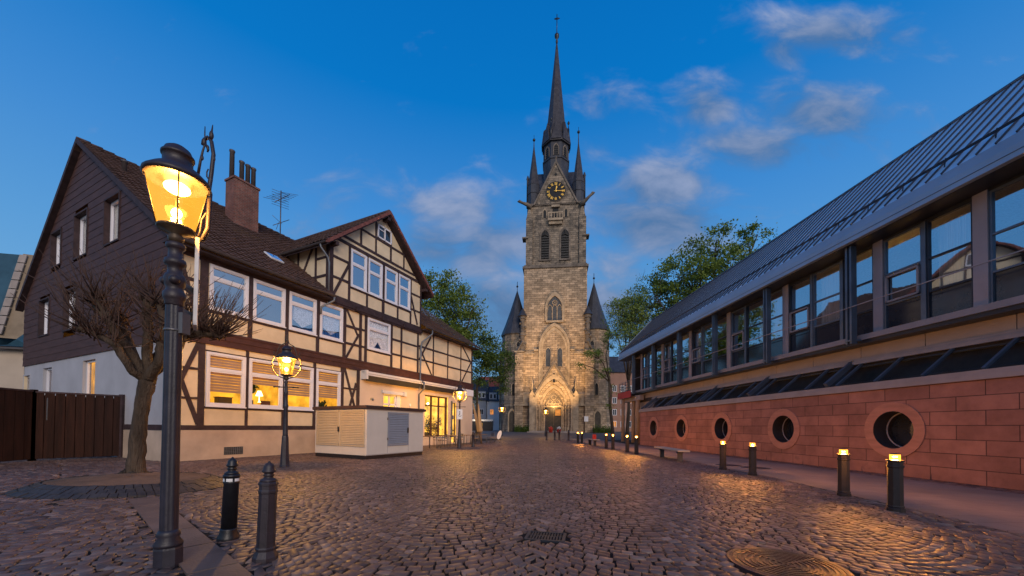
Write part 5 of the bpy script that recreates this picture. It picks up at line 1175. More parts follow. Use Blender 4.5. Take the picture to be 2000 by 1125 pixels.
    for k in range(8):
        a = R(-90 + 45 * k); ap = (r0 - .1) * math.cos(R(22.5)); mb = MB(); o = lancet(0, z_(47.9), z_(49.1), .56); i = lancet(0, z_(47.9), z_(49.1), .40)
        mb.ring_xz(o, i, -.12, .05); w = mb.build('lantern_opening', 'church_trim_dark', CHURCH); w.location = (ap * math.cos(a), y + ap * math.sin(a), 0); w.rotation_euler = (0, 0, a + R(90))
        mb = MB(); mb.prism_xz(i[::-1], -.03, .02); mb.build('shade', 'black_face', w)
        mb = MB()
        for j in range(5): mb.box(-.4, .4, -.07, -.03, z_(47.95) + j * .42, z_(47.95) + j * .42 + .12)
        mb.build('louvres', 'louvre', w)
    mb = MB(); mb.lathe([(r0 + .25, z_(50.4)), (r0 + .3, z_(50.65)), (2.15, z_(52.4)), (1.86, z_(54.2)), (1.25, z_(59.5)), (.55, z_(66)), (.20, z_(69.2)), (.10, z_(69.8))], 0, y, 8, False, rot)
    for k in range(8):
        a = R(-90 + 45 * k); c, s = math.cos(a), math.sin(a); t = Vector((-s, c, 0)); e = Vector((c, s, 0)); b = Vector((0, y, 0))
        p = [b + e * (r0 + .2) - t * .95 + Vector((0, 0, z_(50.6))), b + e * (r0 + .2) + t * .95 + Vector((0, 0, z_(50.6))), b + e * (r0 - .15) + Vector((0, 0, z_(54.0))), b + e * 1.6 + Vector((0, 0, z_(54.6)))]
        mb.add([tuple(q) for q in p], [(0, 1, 2), (1, 3, 2), (3, 0, 2)])
    mb.build('spire', 'spire_slate', CHURCH)
    for k in range(4):
        a = R(45 + 90 * k) if False else R(22.5 + 45 * (2 * k + 1)); px, py = (r0 - .05) * math.cos(a), y + (r0 - .05) * math.sin(a)
        mb = MB(); mb.lathe([(.20, z_(50.4)), (.17, z_(53.2)), (.10, z_(53.3)), (.06, z_(54.0)), (.22, z_(54.15)), (.22, z_(54.4)), (.03, z_(54.7))], px, py, 6); mb.build('lantern_pinnacle', 'iron_black', CHURCH)
    mb = MB(); mb.lathe([(.12, z_(69.6)), (.24, z_(70.1)), (.10, z_(70.6)), (.42, z_(70.9)), (.44, z_(71.3)), (.12, z_(71.7))], 0, y, 10); mb.tube([(0, y, z_(71.5)), (0, y, z_(75.1))], .075, 6)
    mb.tube([(-.55, y, z_(74.3)), (.55, y, z_(74.3))], .07, 6); mb.tube([(.45 * math.cos(R(20 * i)), y, z_(74.3) + .0 + .45 * math.sin(R(20 * i)) * .4) for i in range(19)], .035, 5); mb.build('cross_finial', 'iron_black', CHURCH)
    # tracery window
    mb = MB(); o = lancet(-.05, 19.8, 22.0, 1.72, 1.0); i = lancet(-.05, 19.8, 22.0, 1.30, 1.0); mb.ring_xz(o, i, .02, .36); mb.box(-1.6, 1.5, -.05, .36, 19.45, 19.8); w = mb.build('tracery_window', 'church_trim', CHURCH)
    mb = MB(); mb.prism_xz(i[::-1], .27, .33); mb.build('pane', 'leaded', w)
    mb = MB()
    for x in (-.47, .37): mb.box(x - .06, x + .06, .12, .26, 19.8, 22.0)
    for x in (-.9, -.05, .8): mb.ring_xz(lancet(x, 21.6, 22.0, .42, 1, 5), lancet(x, 21.6, 22.0, .34, 1, 5), .13, .26)
    mb.tube([(-.05 + .42 * math.cos(R(30 * i)), .2, 23.05 + .42 * math.sin(R(30 * i))) for i in range(13)], .07, 6)
    for j in range(4): mb.tube([(-.05 - .4 * math.cos(R(45 + 90 * j)), .2, 23.05 - .4 * math.sin(R(45 + 90 * j))), (-.05, .2, 23.05)], .04, 5)
    mb.build('tracery', 'church_trim', w)
    # tall blind arch with two lancets
    mb = MB(); mb.ring_xz(lancet(-.1, 6.5, 14.9, 2.72, .92), lancet(-.1, 6.5, 14.9, 2.34, .92), -.24, .40); mb.ring_xz(lancet(-.1, 6.5, 14.85, 2.34, .92), lancet(-.1, 6.5, 14.7, 1.98, .92), -.10, .40); w = mb.build('blind_arch', 'church_trim', CHURCH)
    mb = MB(); mb.prism_xz(lancet(-.1, 6.5, 14.7, 1.98, .92)[::-1], -.04, .38); mb.build('arch_panel', S, w)
    for cx in (-1.15, .92):
        mb = MB(); mb.ring_xz(lancet(cx, 11.6, 14.2, .52), lancet(cx, 11.6, 14.2, .42), -.09, 0); l = mb.build('arch_lancet', 'church_trim', w); mb = MB(); mb.prism_xz(lancet(cx, 11.6, 14.2, .42)[::-1], -.055, 0); mb.build('pane', 'leaded', l)
    # portal
    for k, (a, b, yf, mt) in enumerate(((3.42, 2.92, -1.6, 'church_trim'), (2.92, 2.42, -1.25, S), (2.42, 1.98, -.9, 'church_trim'), (1.98, 1.62, -.55, S))):
        mb = MB(); mb.ring_xz(lancet(-.1, -.5, 4.6 - .05 * k, a, .88), lancet(-.1, -.5, 4.6 - .05 * k, b, .88), yf, .0)
        pa = mb.build('portal_arch', mt, CHURCH)
        for sg in (-1, 1): mb = MB(); x = -.1 + sg * (b + .10); mb.lathe([(.2, -.4), (.2, .8), (.13, .9), (.10, 1.0), (.10, 4.1), (.17, 4.35), (.15, 4.6)], x, yf - .05, 8); mb.build('portal_shaft', 'church_trim', pa)
    mb = MB(); top = lancet(-.1, 4.6, 4.6, 3.42, .88); half = len(top) // 2
    l_ = [(-3.4, 6.2), (-.1, 11.7), (-.1, max(z for x, z in top) - .05)] + [p for p in top[1:half]][::-1]
    l_ = [p for p in l_ if not (p[1] < 6.0 and p[0] > -3.6 and p not in [(-3.4, 6.2)] and p[1] < 4.6)]
    mb.prism_xz(l_, -1.5, .0); mb.prism_xz([(-.2 - x, z) for x, z in l_][::-1], -1.5, .0); pg = mb.build('portal_gable', S, CHURCH)
    mb = MB()
    for sg in (-1, 1): mb.prism_xz([(-.1 + sg * 3.3, 6.1), (-.1 + sg * 3.65, 6.1), (-.1, 12.2), (-.1, 11.6)], -1.7, .05)
    mb.box(-.2, .0, -1.6, -1.4, 12.0, 13.6); mb.box(-.42, .22, -1.55, -1.42, 12.8, 13.0); mb.build('coping', 'church_trim_dark', pg)
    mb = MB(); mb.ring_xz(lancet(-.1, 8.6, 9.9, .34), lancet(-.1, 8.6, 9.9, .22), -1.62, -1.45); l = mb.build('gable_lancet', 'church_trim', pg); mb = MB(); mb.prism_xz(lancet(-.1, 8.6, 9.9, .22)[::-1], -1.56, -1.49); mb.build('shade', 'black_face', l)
    for sg in (-1, 1):
        mb = MB(); mb.box(-.1 + sg * 3.75 - .45, -.1 + sg * 3.75 + .45, -1.7, 0, -.5, 6.4); mb.prism_xz([(-.1 + sg * 3.75 - .5, 6.4), (-.1 + sg * 3.75 + .5, 6.4), (-.1 + sg * 3.75, 7.3)], -1.75, 0)
        mb.lathe([(.18, 7.0), (.15, 8.4), (.03, 9.6)], -.1 + sg * 3.75, -.9, 6)
        for xx in (sg * 4.9 - .1,): mb.box(xx - .6, xx + .6, -.3, .2, 4.9, 6.7); mb.prism_yz([(-.35, 6.7), (.2, 6.7), (.2, 7.3)], xx - .65, xx + .65)
        mb.build('portal_buttress', 'church_trim', CHURCH)
    mb = MB(); mb.prism_xz(lancet(-.1, 4.55, 4.55, 1.66, .88)[::-1], -.22, -.1); ty = mb.build('tympanum', 'church_trim_dark', CHURCH)
    mb = MB()
    for (x, z, r_) in ((-.1, 6.15, .42), (-.75, 5.35, .36), (.55, 5.35, .36), (-.1, 5.25, .3), (-1.2, 4.9, .22), (1.0, 4.9, .22)): mb.tube([(x + r_ * math.cos(R(30 * i)), -.27, z + r_ * math.sin(R(30 * i))) for i in range(13)], .075, 6)
    for a in range(9): t = R(20 + a * 17.5); mb.tube([(-.1 + 1.0 * math.cos(t), -.27, 4.9 + 1.1 * math.sin(t)), (-.1 + 1.45 * math.cos(t), -.27, 4.75 + 1.5 * math.sin(t))], .06, 5)
    mb.build('rose_tracery', 'church_trim', ty)
    mb = MB(); mb.box(-1.7, 1.5, -.35, -.05, 4.38, 4.6); mb.box(-1.72, -1.42, -.45, -.05, -.4, 4.38); mb.box(1.22, 1.52, -.45, -.05, -.4, 4.38); mb.build('door_frame', 'church_trim', CHURCH)
    for (a, b) in ((-1.42, -.12), (-.08, 1.22)):
        mb = MB(); mb.box(a, b, -.16, -.06, -.3, 4.38)
        for i in range(4): x = a + (i + .5) * (b - a) / 4; mb.box(x - .12, x + .12, -.19, -.16, .2, 4.1)
        d = mb.build('door_leaf', 'oak_door', CHURCH)
    mb = MB(); mb.box(.15, 1.1, -.3, -.2, 2.9, 4.0); mb.build('notice_panel', 'room_dim', CHURCH)
    mb = MB(); mb.box(-4.5, 4.3, -4.2, -1.6, -.6, .10); mb.box(-3.9, 3.7, -3.7, -1.6, .10, .24); mb.build('steps', 'concrete', CHURCH)
    mb = MB(); mb.box(5.15, 5.85, -.6, -.5, 1.9, 2.8); mb.build('notice_board', 'sign_white', CHURCH)
    # stair turrets
    for sg, zt, ze in ((-1, 25.2, 17.1), (1, 26.2, 17.6)):
        yy = 3.2; f = (65.4 + yy) / 65.4; x = sg * 6.75 * f; Z = lambda z: K(z, yy)
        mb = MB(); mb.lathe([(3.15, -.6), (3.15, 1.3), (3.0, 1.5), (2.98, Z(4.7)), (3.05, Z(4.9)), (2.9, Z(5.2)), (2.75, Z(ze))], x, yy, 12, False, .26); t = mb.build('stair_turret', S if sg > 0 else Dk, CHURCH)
        mb = MB(); mb.lathe([(2.98, Z(ze) - .15), (3.0, Z(ze)), (2.2, Z(ze) + 2.0), (1.2, Z(ze) + 4.9), (.08, Z(zt))], x, yy, 12, False, .26); mb.build('cone_roof', 'slate', t)
        mb = MB(); mb.tube([(x, yy, Z(zt) - .2), (x, yy, Z(zt) + 1.8)], .05, 6); mb.ball((x, yy, Z(zt) + .9), .2, 8); mb.build('finial', 'iron_black', t)
        for (dx, z0, z1, hw) in ((-.55 * sg, 1.0 * 14.2, 15.6, .32), (.25 * sg, 6.6, 8.2, .26)):
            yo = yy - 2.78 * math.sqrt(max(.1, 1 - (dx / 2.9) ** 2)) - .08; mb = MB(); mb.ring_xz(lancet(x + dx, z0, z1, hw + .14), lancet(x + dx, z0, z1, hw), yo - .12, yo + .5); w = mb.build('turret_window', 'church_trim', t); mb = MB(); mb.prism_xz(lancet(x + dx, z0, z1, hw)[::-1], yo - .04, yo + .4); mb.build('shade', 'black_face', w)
        mb = MB(); dx = sg * .45; yo = yy - 3.15; mb.ring_xz(lancet(x + dx, -.3, 2.9, .75), lancet(x + dx, -.3, 2.9, .5), yo - .05, yo + .7); w = mb.build('side_door', 'church_trim', t); mb = MB(); mb.prism_xz(lancet(x + dx, -.3, 2.9, .5)[::-1], yo + .08, yo + .6); mb.build('door', 'oak_door', w)
    # nave behind, mostly hidden
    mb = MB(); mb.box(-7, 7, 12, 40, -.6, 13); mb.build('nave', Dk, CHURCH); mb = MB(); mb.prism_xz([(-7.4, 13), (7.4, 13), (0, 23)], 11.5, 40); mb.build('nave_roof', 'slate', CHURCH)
    mb = MB(); mb.box(-10.6, -7, 5, 12, -.6, 15.5); mb.build('side_aisle', Dk, CHURCH)
build_church()
_m = CHURCH.matrix_world if False else (Matrix.Translation(CH0) @ Matrix.Rotation(-math.atan2(7.45, 65), 4, 'Z'))
def ch(x, y, z): return _m @ Vector((x, y, z))
def spot(name, loc, tgt, p, col, ang, blend=.6, rad=.3):
    l = bpy.data.lights.new(name, 'SPOT'); l.energy = p; l.color = col; l.spot_size = R(ang); l.spot_blend = blend; l.shadow_soft_size = rad
    o = bpy.data.objects.new(name, l); COL.objects.link(o); o.location = loc; o.rotation_euler = (Vector(tgt) - Vector(loc)).to_track_quat('-Z', 'Y').to_euler(); return o
# the church is floodlit from the ground in front of it
spot('floodlight', ch(-5, -13, .4), ch(.8, 0, 12), 8500, (1, .62, .27), 52)
spot('floodlight', ch(5, -13, .4), ch(-.8, 0, 12), 10000, (1, .62, .27), 52)
point_light('portal_light', ch(-.1, -1.0, 4.2), 150, (1, .60, .2), .2)

# ================================================================== STREET LAMPS
def lantern(root, z0, s=1.0, hoop=False, cx=0, cy=0, power=60):
    """gas-lantern head: z0 is the bottom of the glass; tapered round glass, wide hat, domed cap"""
    g = lambda p: [(r * s, z * s) for r, z in p]
    mb = MB(); mb.lathe(g([(.06, -.16), (.075, -.10), (.05, -.06), (.165, -.02), (.175, .0), (.165, .015)]), cx, cy, 20, True, 0, z0)
    for k in range(4): a = R(45 + 90 * k); mb.tube([(cx + .165 * s * math.cos(a), cy + .165 * s * math.sin(a), z0), (cx + .275 * s * math.cos(a), cy + .275 * s * math.sin(a), z0 + .555 * s)], .007, 5)
    h = mb.build('lantern_frame', 'brass_iron', root)
    mb = MB(); n = 24; V = []
    for r, z in ((.16, .01), (.268, .53)):
        for k in range(n): a = 2 * math.pi * k / n; V.append((cx + r * s * math.cos(a), cy + r * s * math.sin(a), z0 + z * s))
    mb.add(V, [(k, (k + 1) % n, n + (k + 1) % n, n + k) for k in range(n)], True); mb.build('glass', 'lantern_glow', root)
    mb = MB(); mb.lathe(g([(.285, .53), (.305, .555), (.30, .58), (.22, .66), (.155, .71), (.135, .74), (.135, .82), (.15, .825), (.15, .85), (.135, .86), (.115, .91), (.07, .945), (.005, .96)]), cx, cy, 24, True, 0, z0); mb.build('hat', 'iron_brown', root)
    mb = MB(); V = []
    for r, z in ((.27, .545), (.10, .60)):
        for k in range(n): a = 2 * math.pi * k / n; V.append((cx + r * s * math.cos(a), cy + r * s * math.sin(a), z0 + z * s))
    mb.add(V, [(k, (k + 1) % n, n + (k + 1) % n, n + k) for k in range(n)] + [tuple(range(n, 2 * n))], True); mb.build('reflector', 'reflector', root)
    mb = MB(); mb.ball((cx, cy, z0 + .47 * s), .12 * s, 14, .5); mb.ball((cx, cy, z0 + .18 * s), .05 * s, 10, 1.2); mb.build('bulb', 'mantle', root)
    point_light('lamp_light', (cx, cy, z0 + .33 * s), power, (1, .56, .20), .06, root)
    if hoop:
        mb = MB(); pts = []; R_ = .42 * s; zc = z0 + .33 * s
        for sg in (-1, 1):
            pts = [(cx + sg * R_ * math.cos(R(a)), cy, zc + R_ * math.sin(R(a)) * 1.05) for a in range(-84, 50, 8)]
            pts += [(cx + sg * .20 * s, cy, zc + .62 * s), (cx + sg * .06 * s, cy, zc + .70 * s), (cx + sg * .03 * s, cy, zc + .80 * s)]
            mb.tube(pts, .016 * s, 6)
            mb.tube([(cx + sg * R_ * .98, cy, zc + .28 * s), (cx + sg * (R_ - .07), cy, zc + .34 * s), (cx + sg * (R_ - .05), cy, zc + .42 * s)], .018 * s, 5); mb.ball((cx + sg * (R_ - .03), cy, zc - .02), .032 * s, 7)
        mb.lathe(g([(.05, .0), (.055, .02), (.03, .05), (.04, .08), (.035, .12), (.015, .14), (.03, .17), (.02, .2), (.003, .23)]), cx, cy, 10, True, 0, zc + .78 * s); mb.build('hoop', 'brass_iron', root)

def near_lamp():
    b = on_ground(328, 1101); root = empty('street_lamp', (b.x, b.y, 0), 0, 'big black fluted lamp post in the left foreground with glowing lantern', 'street lamp', 'old gas style street lamps')
    mb = MB(); mb.lathe([(.115, -.05), (.115, .15), (.11, .17)], n=8, smooth=False, rot=R(22.5)); mb.lathe([(.108, .17), (.112, .20), (.08, .25), (.092, .28), (.085, .31), (.072, .33)], n=24); mb.build('base', 'iron', root)
    mb = MB(); n = 12; prof = [(.072, .33), (.070, 1.2), (.069, 1.75), (.068, 2.50)]; V = []; m_ = 48
    for r, z in prof:
        for k in range(m_): a = 2 * math.pi * k / m_; rr = r * (1 - .085 * (0.5 + 0.5 * math.cos(8 * a)) ** 2); V.append((rr * math.cos(a), rr * math.sin(a), z))
    mb.add(V, [(i * m_ + k, i * m_ + (k + 1) % m_, (i + 1) * m_ + (k + 1) % m_, (i + 1) * m_ + k) for i in range(3) for k in range(m_)], True); mb.build('fluted_shaft', 'iron', root)
    mb = MB(); mb.lathe([(.069, 2.50), (.075, 2.51), (.075, 2.55), (.086, 2.565), (.090, 2.59), (.086, 2.63), (.070, 2.65), (.066, 2.68), (.078, 2.70), (.084, 2.74), (.084, 2.78), (.072, 2.805), (.058, 2.82), (.058, 2.885), (.082, 2.90), (.086, 2.925), (.080, 2.955), (.058, 2.97), (.054, 3.05), (.062, 3.06), (.076, 3.075), (.076, 3.105), (.050, 3.125), (.034, 3.14), (.032, 3.24), (.045, 3.26)], n=24); mb.ball((.05, -.06, 2.74), .045, 8); mb.ball((-.07, -.03, 2.74), .04, 8); mb.build('capital', 'iron_brown', root)
    mb = MB(); mb.lathe([(.074, 2.25), (.074, 2.272)], n=24); mb.build('steel_band', 'chair_metal', root)
    lantern(root, 3.26, .86, False, power=170)
    # wrought iron sign arm: white flat sign seen edge-on, clamps, and the scroll-work rising above it
    Yb = b.y + .30; q = lambda px, py: tuple(at(px, py, Yb) - Vector((b.x, b.y, 0)))
    mb = MB(); mb.bar(q(381, 640), q(386, 474), .032, .30, (-.64, .77, 0)); sp = mb.build('edge_on_sign', 'sign_white', root)
    mb = MB()
    for py in (571, 620): mb = MB(); mb.bar((.0, .05, q(381, py)[2]), q(379, py), .05, .05); mb.build('bracket', 'chair_metal', sp)
    mb = MB(); mb.bar((.07, .02, q(352, 665)[2]), (.07, .02, q(352, 628)[2]), .07, .09); mb.build('junction_box', 'chair_metal', root)
    mb = MB()
    for pts, r0, r1 in (([(382, 468), (396, 468), (406, 447), (408.5, 408), (410, 384), (408, 372), (413, 338), (417, 302), (413, 276), (406, 268), (397, 275), (396, 283)], .024, .016),
        ([(386, 345), (391.5, 314), (396, 295), (401, 279), (400, 262), (400.5, 247)], .014, .004), ([(411, 272), (413, 262), (415.5, 244)], .020, .004),
        ([(384, 470), (391, 452), (394, 429), (401, 419), (408, 412)], .010, .012), ([(401, 281), (407, 292), (405, 297)], .014, .008), ([(408, 350), (404, 345), (404, 336), (407, 330)], .008, .006)):
        mb.tube([q(*p) for p in pts], [r0 + (r1 - r0) * i / (len(pts) - 1) for i in range(len(pts))], 7)
    for (px, py, r_) in ((387, 344, .028), (395, 308, .022), (418, 310, .022), (416, 322, .02), (413, 264, .034), (399, 277, .034), (412, 350, .028), (406, 289, .022), (411, 380, .03)): mb.ball(q(px, py), r_ * .62, 7, 2.2)
    mb.build('scrollwork', 'iron_brown', root)
near_lamp()

def slim_lamp(px, py, label, power, rot=0, hoop=True, scale=1.0, sign=False, Y=None):
    if Y: g = at(px, py, Y); loc = (g.x, g.y, gz(g.x, g.y))
    else: g = on_ground(px, py); loc = (g.x, g.y, gz(g.x, g.y))
    root = empty('street_lamp', loc, rot, label, 'street lamp', 'old gas style street lamps'); s = scale
    mb = MB(); mb.lathe([(.15 * s, -.05), (.15 * s, .03), (.135 * s, .05), (.095 * s, .95 * s), (.085 * s, 1.0 * s)], n=8, smooth=False, rot=R(22.5)); b = mb.build('base', 'iron', root)
    mb = MB(); mb.box(-.05 * s, .05 * s, -.118 * s, -.10 * s, .25 * s, .85 * s); mb.build('access_door', 'iron_brown', b)
    mb = MB(); mb.lathe([(.08 * s, 1.0 * s), (.078 * s, 1.04 * s), (.062 * s, 1.9 * s), (.075 * s, 1.93 * s), (.075 * s, 2.0 * s), (.06 * s, 2.03 * s), (.055 * s, 2.35 * s), (.07 * s, 2.38 * s), (.05 * s, 2.44 * s), (.045 * s, 2.7 * s), (.06 * s, 2.74 * s), (.035 * s, 2.8 * s), (.035 * s, 2.95 * s)], n=14); mb.build('shaft', 'iron', root)
    mb = MB(); mb.tube([(-.34 * s, 0, 2.58 * s), (.34 * s, 0, 2.58 * s)], .016 * s, 6)
    for x in (-.34, .34, .2, -.2): mb.ball((x * s, 0, 2.58 * s), .028 * s, 7)
    mb.build('ladder_bar', 'iron_black', root)
    lantern(root, 2.98 * s, s, hoop, power=power)
    if sign:
        mb = MB(); mb.box(-.17, .17, -.10, -.085, 1.8, 2.42); sg = mb.build('sign', 'sign_white', root)
        mb = MB(); mb.ball((.0, -.105, 2.26), .035, 8, 1); mb.bar((.0, -.105, 2.2), (.0, -.105, 2.08), .04, .01); mb.tube([(.02 + .07 * math.cos(R(a)), -.105, 2.04 + .07 * math.sin(R(a))) for a in range(100, 380, 25)], .012, 5); mb.build('pictogram', 'black_face', sg)
    return root
slim_lamp(556, 911, 'slim dark lamp post with round hoop before the lit house windows', 680, R(20))
slim_lamp(897, 875, 'slim lamp post carrying a white sign beside the cafe terrace', 950, R(10), sign=True)
slim_lamp(980, 852, 'farthest left lamp post standing alone before the church turret', 300, 0, True, 1.0, False, 46)
slim_lamp(1065.5, 852, 'lamp post straight in front of the church portal', 240, 0, True, .92, False, 46)

# ================================================================== BOLLARDS
def iron_bollard(px, py, label, material, lean, sc=1.0, band=False, oct_=True):
    g = on_ground(px, py); root = empty('bollard', (g.x, g.y, 0), R(10), label, 'bollard', 'round topped iron bollards in the foreground'); root.rotation_euler = (R(lean[0]), R(lean[1]), R(14)); root.scale = (sc, sc, sc)
    n = 8 if oct_ else 24
    mb = MB(); mb.lathe([(.115, -.05), (.112, .03), (.085, .09), (.09, .115), (.083, .13)], n=n, smooth=not oct_, rot=R(22.5)); mb.build('base', material, root)
    mb = MB(); mb.lathe([(.081, .13), (.077, .66), (.084, .67), (.084, .69), (.079, .70), (.079, .74), (.088, .745), (.088, .765), (.078, .78)], n=n, smooth=not oct_, rot=R(22.5))
    if oct_:
        for k in range(8): a = R(45 * k); c, s = math.cos(a), math.sin(a); mb.bar((.074 * c, .074 * s, .17), (.0715 * c, .0715 * s, .63), .034, .006, (c, s, 0))
    mb.build('shaft', material, root)
    mb = MB(); mb.lathe([(.078, .78), (.07, .80), (.045, .815), (.04, .83), (.052, .84), (.04, .855), (.042, .865), (.062, .875), (.062, .885), (.052, .90), (.048, .93), (.035, .955), (.012, .972), (.012, .98), (.003, .985)], n=20); mb.build('knob', material, root)
    if band:
        mb = MB()
        for a0 in (195, 255, 315): 
            pts = [(.083 * math.cos(R(a0 + i * 9)), .083 * math.sin(R(a0 + i * 9))) for i in range(6)]
            for p, q in zip(pts, pts[1:]): mb.add([(*p, .695), (*q, .695), (*q, .73), (*p, .73)], [(0, 1, 2, 3)])
        mb.build('reflector_band', 'sign_white', root)
iron_bollard(446, 1052, 'black round iron bollard with a pale reflective band near its top', 'iron_black', (0, 1.6), .98, True, False)
iron_bollard(518, 1092, 'brownish eight sided iron bollard with ribbed panels, nearest the camera', 'iron_brown', (0, 1.2), 1.0, False, True)

def lit_bollard():
    root = empty('lit_bollard', (0, 0, 0), R(8))
    mb = MB(); mb.lathe([(.122, -.05), (.122, .05), (.106, .065), (.115, .08), (.106, .10)], n=8, smooth=False, rot=R(22.5)); mb.build('base', 'bollard_iron', root)
    mb = MB(); mb.lathe([(.102, .10), (.098, .72), (.112, .735), (.112, .76), (.10, .77), (.102, .82), (.114, .83), (.114, .85), (.075, .86)], n=8, smooth=False, rot=R(22.5)); mb.build('shaft', 'bollard_iron', root)
    mb = MB(); mb.lathe([(.068, .86), (.068, .945)], n=16); mb.build('light', 'bollard_light', root)
    mb = MB(); mb.lathe([(.074, .945), (.072, .955), (.03, .965), (.002, .968)], n=16); mb.build('cap', 'brass_iron', root)
    l = point_light('bollard_lamp', (0, 0, .905), 230, (1, .42, .09), .04, root); l.data.use_shadow = True
    # the lamp sits just outside the diffuser, a ring of light around it
    return root
LB = lit_bollard()
spots_b = [((1749, 998), 'nearest lit bollard on the right, in front of the largest round window'), ((1648, 968), 'second nearest lit bollard on the right, left of the largest round window'),
    ((1470, 928), 'lit bollard right of the middle pair, before the red stone wall'), ((1412, 917), 'lit bollard in front of the third round window, nearest the long bench'),
    ((1243, 887), 'lit bollard just left of the long bench, right one of its pair'), ((1225, 883), 'lit bollard left one of the pair beside the long bench'),
    ((1197, 878), 'lit bollard right of the small far bench, nearer of two'), ((1184, 875.5), 'lit bollard right beside the small far bench, farther of two'),
    ((1136.5, 865), 'far lit bollard left of the small bench, right one of the distant pair'), ((1128.5, 864), 'far lit bollard left one of the most distant pair')]
for i, ((px, py), lab) in enumerate(spots_b):
    o = LB if i == 0 else copy_tree(LB); g = on_ground(px, py)
    if py < 870: g = at(px, py, 31.5)
    o.location = (g.x, g.y, gz(g.x, g.y)); tag(o, lab, 'lit bollard', 'lit bollards along the pavement edge')

def dark_bollard():
    root = empty('dark_bollard', (0, 0, 0)); mb = MB(); mb.lathe([(.12, -.05), (.12, .05), (.10, .10), (.09, .80), (.11, .82), (.08, .88)], n=10); mb.build('shaft', 'iron', root)
    mb = MB(); mb.lathe([(.05, .88), (.075, .94), (.06, 1.0), (.005, 1.04)], n=10); mb.build('knob', 'iron', root); return root
DB = dark_bollard()
for i, (px, lab) in enumerate(((1067.5, 'unlit bollard under the portal lamp, leftmost of the four by the church'), (1083.5, 'unlit bollard second from left before the church door'), (1092.5, 'unlit bollard third from left before the church door'), (1110.5, 'unlit bollard rightmost of the four before the church'))):
    o = DB if i == 0 else copy_tree(DB); g = at(px, 859, 36); o.location = (g.x, g.y, gz(0, 36)); tag(o, lab, 'bollard', 'unlit bollards before the church')
for i, (px, py, lab) in enumerate(((924, 873, 'plain grey bollard right of the cafe lamp post'), (936, 862, 'plain grey bollard farthest right by the cafe corner'))):
    o = copy_tree(DB); g = on_ground(px, py); o.location = (g.x, g.y, gz(g.x, g.y)); tag(o, lab, 'bollard', 'bollards by the cafe')

# ================================================================== BENCHES
def bench(px0, py0, px1, py1, label, name='bench'):
    A = on_ground(px0, py0); B = on_ground(px1, py1); c = (A + B) / 2; d = (B - A); a = math.atan2(d.y, d.x); root = empty(name, (c.x, c.y, gz(c.x, c.y)), a, label, 'bench', 'backless benches'); L_ = d.length
    mb = MB(); mb.box(-L_ / 2 - .42, L_ / 2 + .42, -.24, .24, .41, .48); mb.build('seat', 'concrete', root, bevel=.012)
    for x in (-L_ / 2, L_ / 2): mb = MB(); mb.prism_yz([(-.11, -.02), (.11, -.02), (.09, .05), (.09, .34), (.17, .41), (-.17, .41), (-.09, .34), (-.09, .05)], x - .05, x + .05); mb.build('leg', 'iron', root)
    return root
bench(1293, 893, 1328, 901.5, 'long pale topped bench in front of the red stone wall')
b2 = bench(1152, 869, 1162, 870.5, 'small far bench between the lit bollard pairs')
def bench_bag():
    o = Vector(b2.location) + Vector((.15, 0, .48)); root = empty('red_bag', o, .4, 'small red bag standing on the far bench', 'bag')
    mb = MB(); mb.prism_xz([(-.14, 0), (.14, 0), (.11, .34), (-.11, .34)], -.07, .07); mb.build('body', 'pot_red', root); mb = MB(); mb.tube([(-.08, 0, .33), (-.05, 0, .5), (.05, 0, .5), (.08, 0, .33)], .018, 5); mb.build('handle', 'timber_red', root)
bench_bag()
for i, (x, lab) in enumerate(((-.55, 'left red flower tub beside the church door steps'), (.75, 'right red flower tub beside the church door steps'))):
    p = ch(x, -5.4, 0); root = empty('flower_tub', (p.x, p.y, p.z), 0, lab, 'flower tub', 'red flower tubs')
    mb = MB(); mb.lathe([(.28, 0), (.36, .5), (.39, .52)], n=12); mb.build('tub', 'pot_red', root); mb = MB()
    for k in range(26): a = random.uniform(0, 6.3); r_ = random.uniform(0, .34); mb.ball((r_ * math.cos(a), r_ * math.sin(a), .55 + random.uniform(0, .38)), random.uniform(.05, .10), 6)
    mb.build('blossoms', 'curtain' if i else 'pot_red', root)

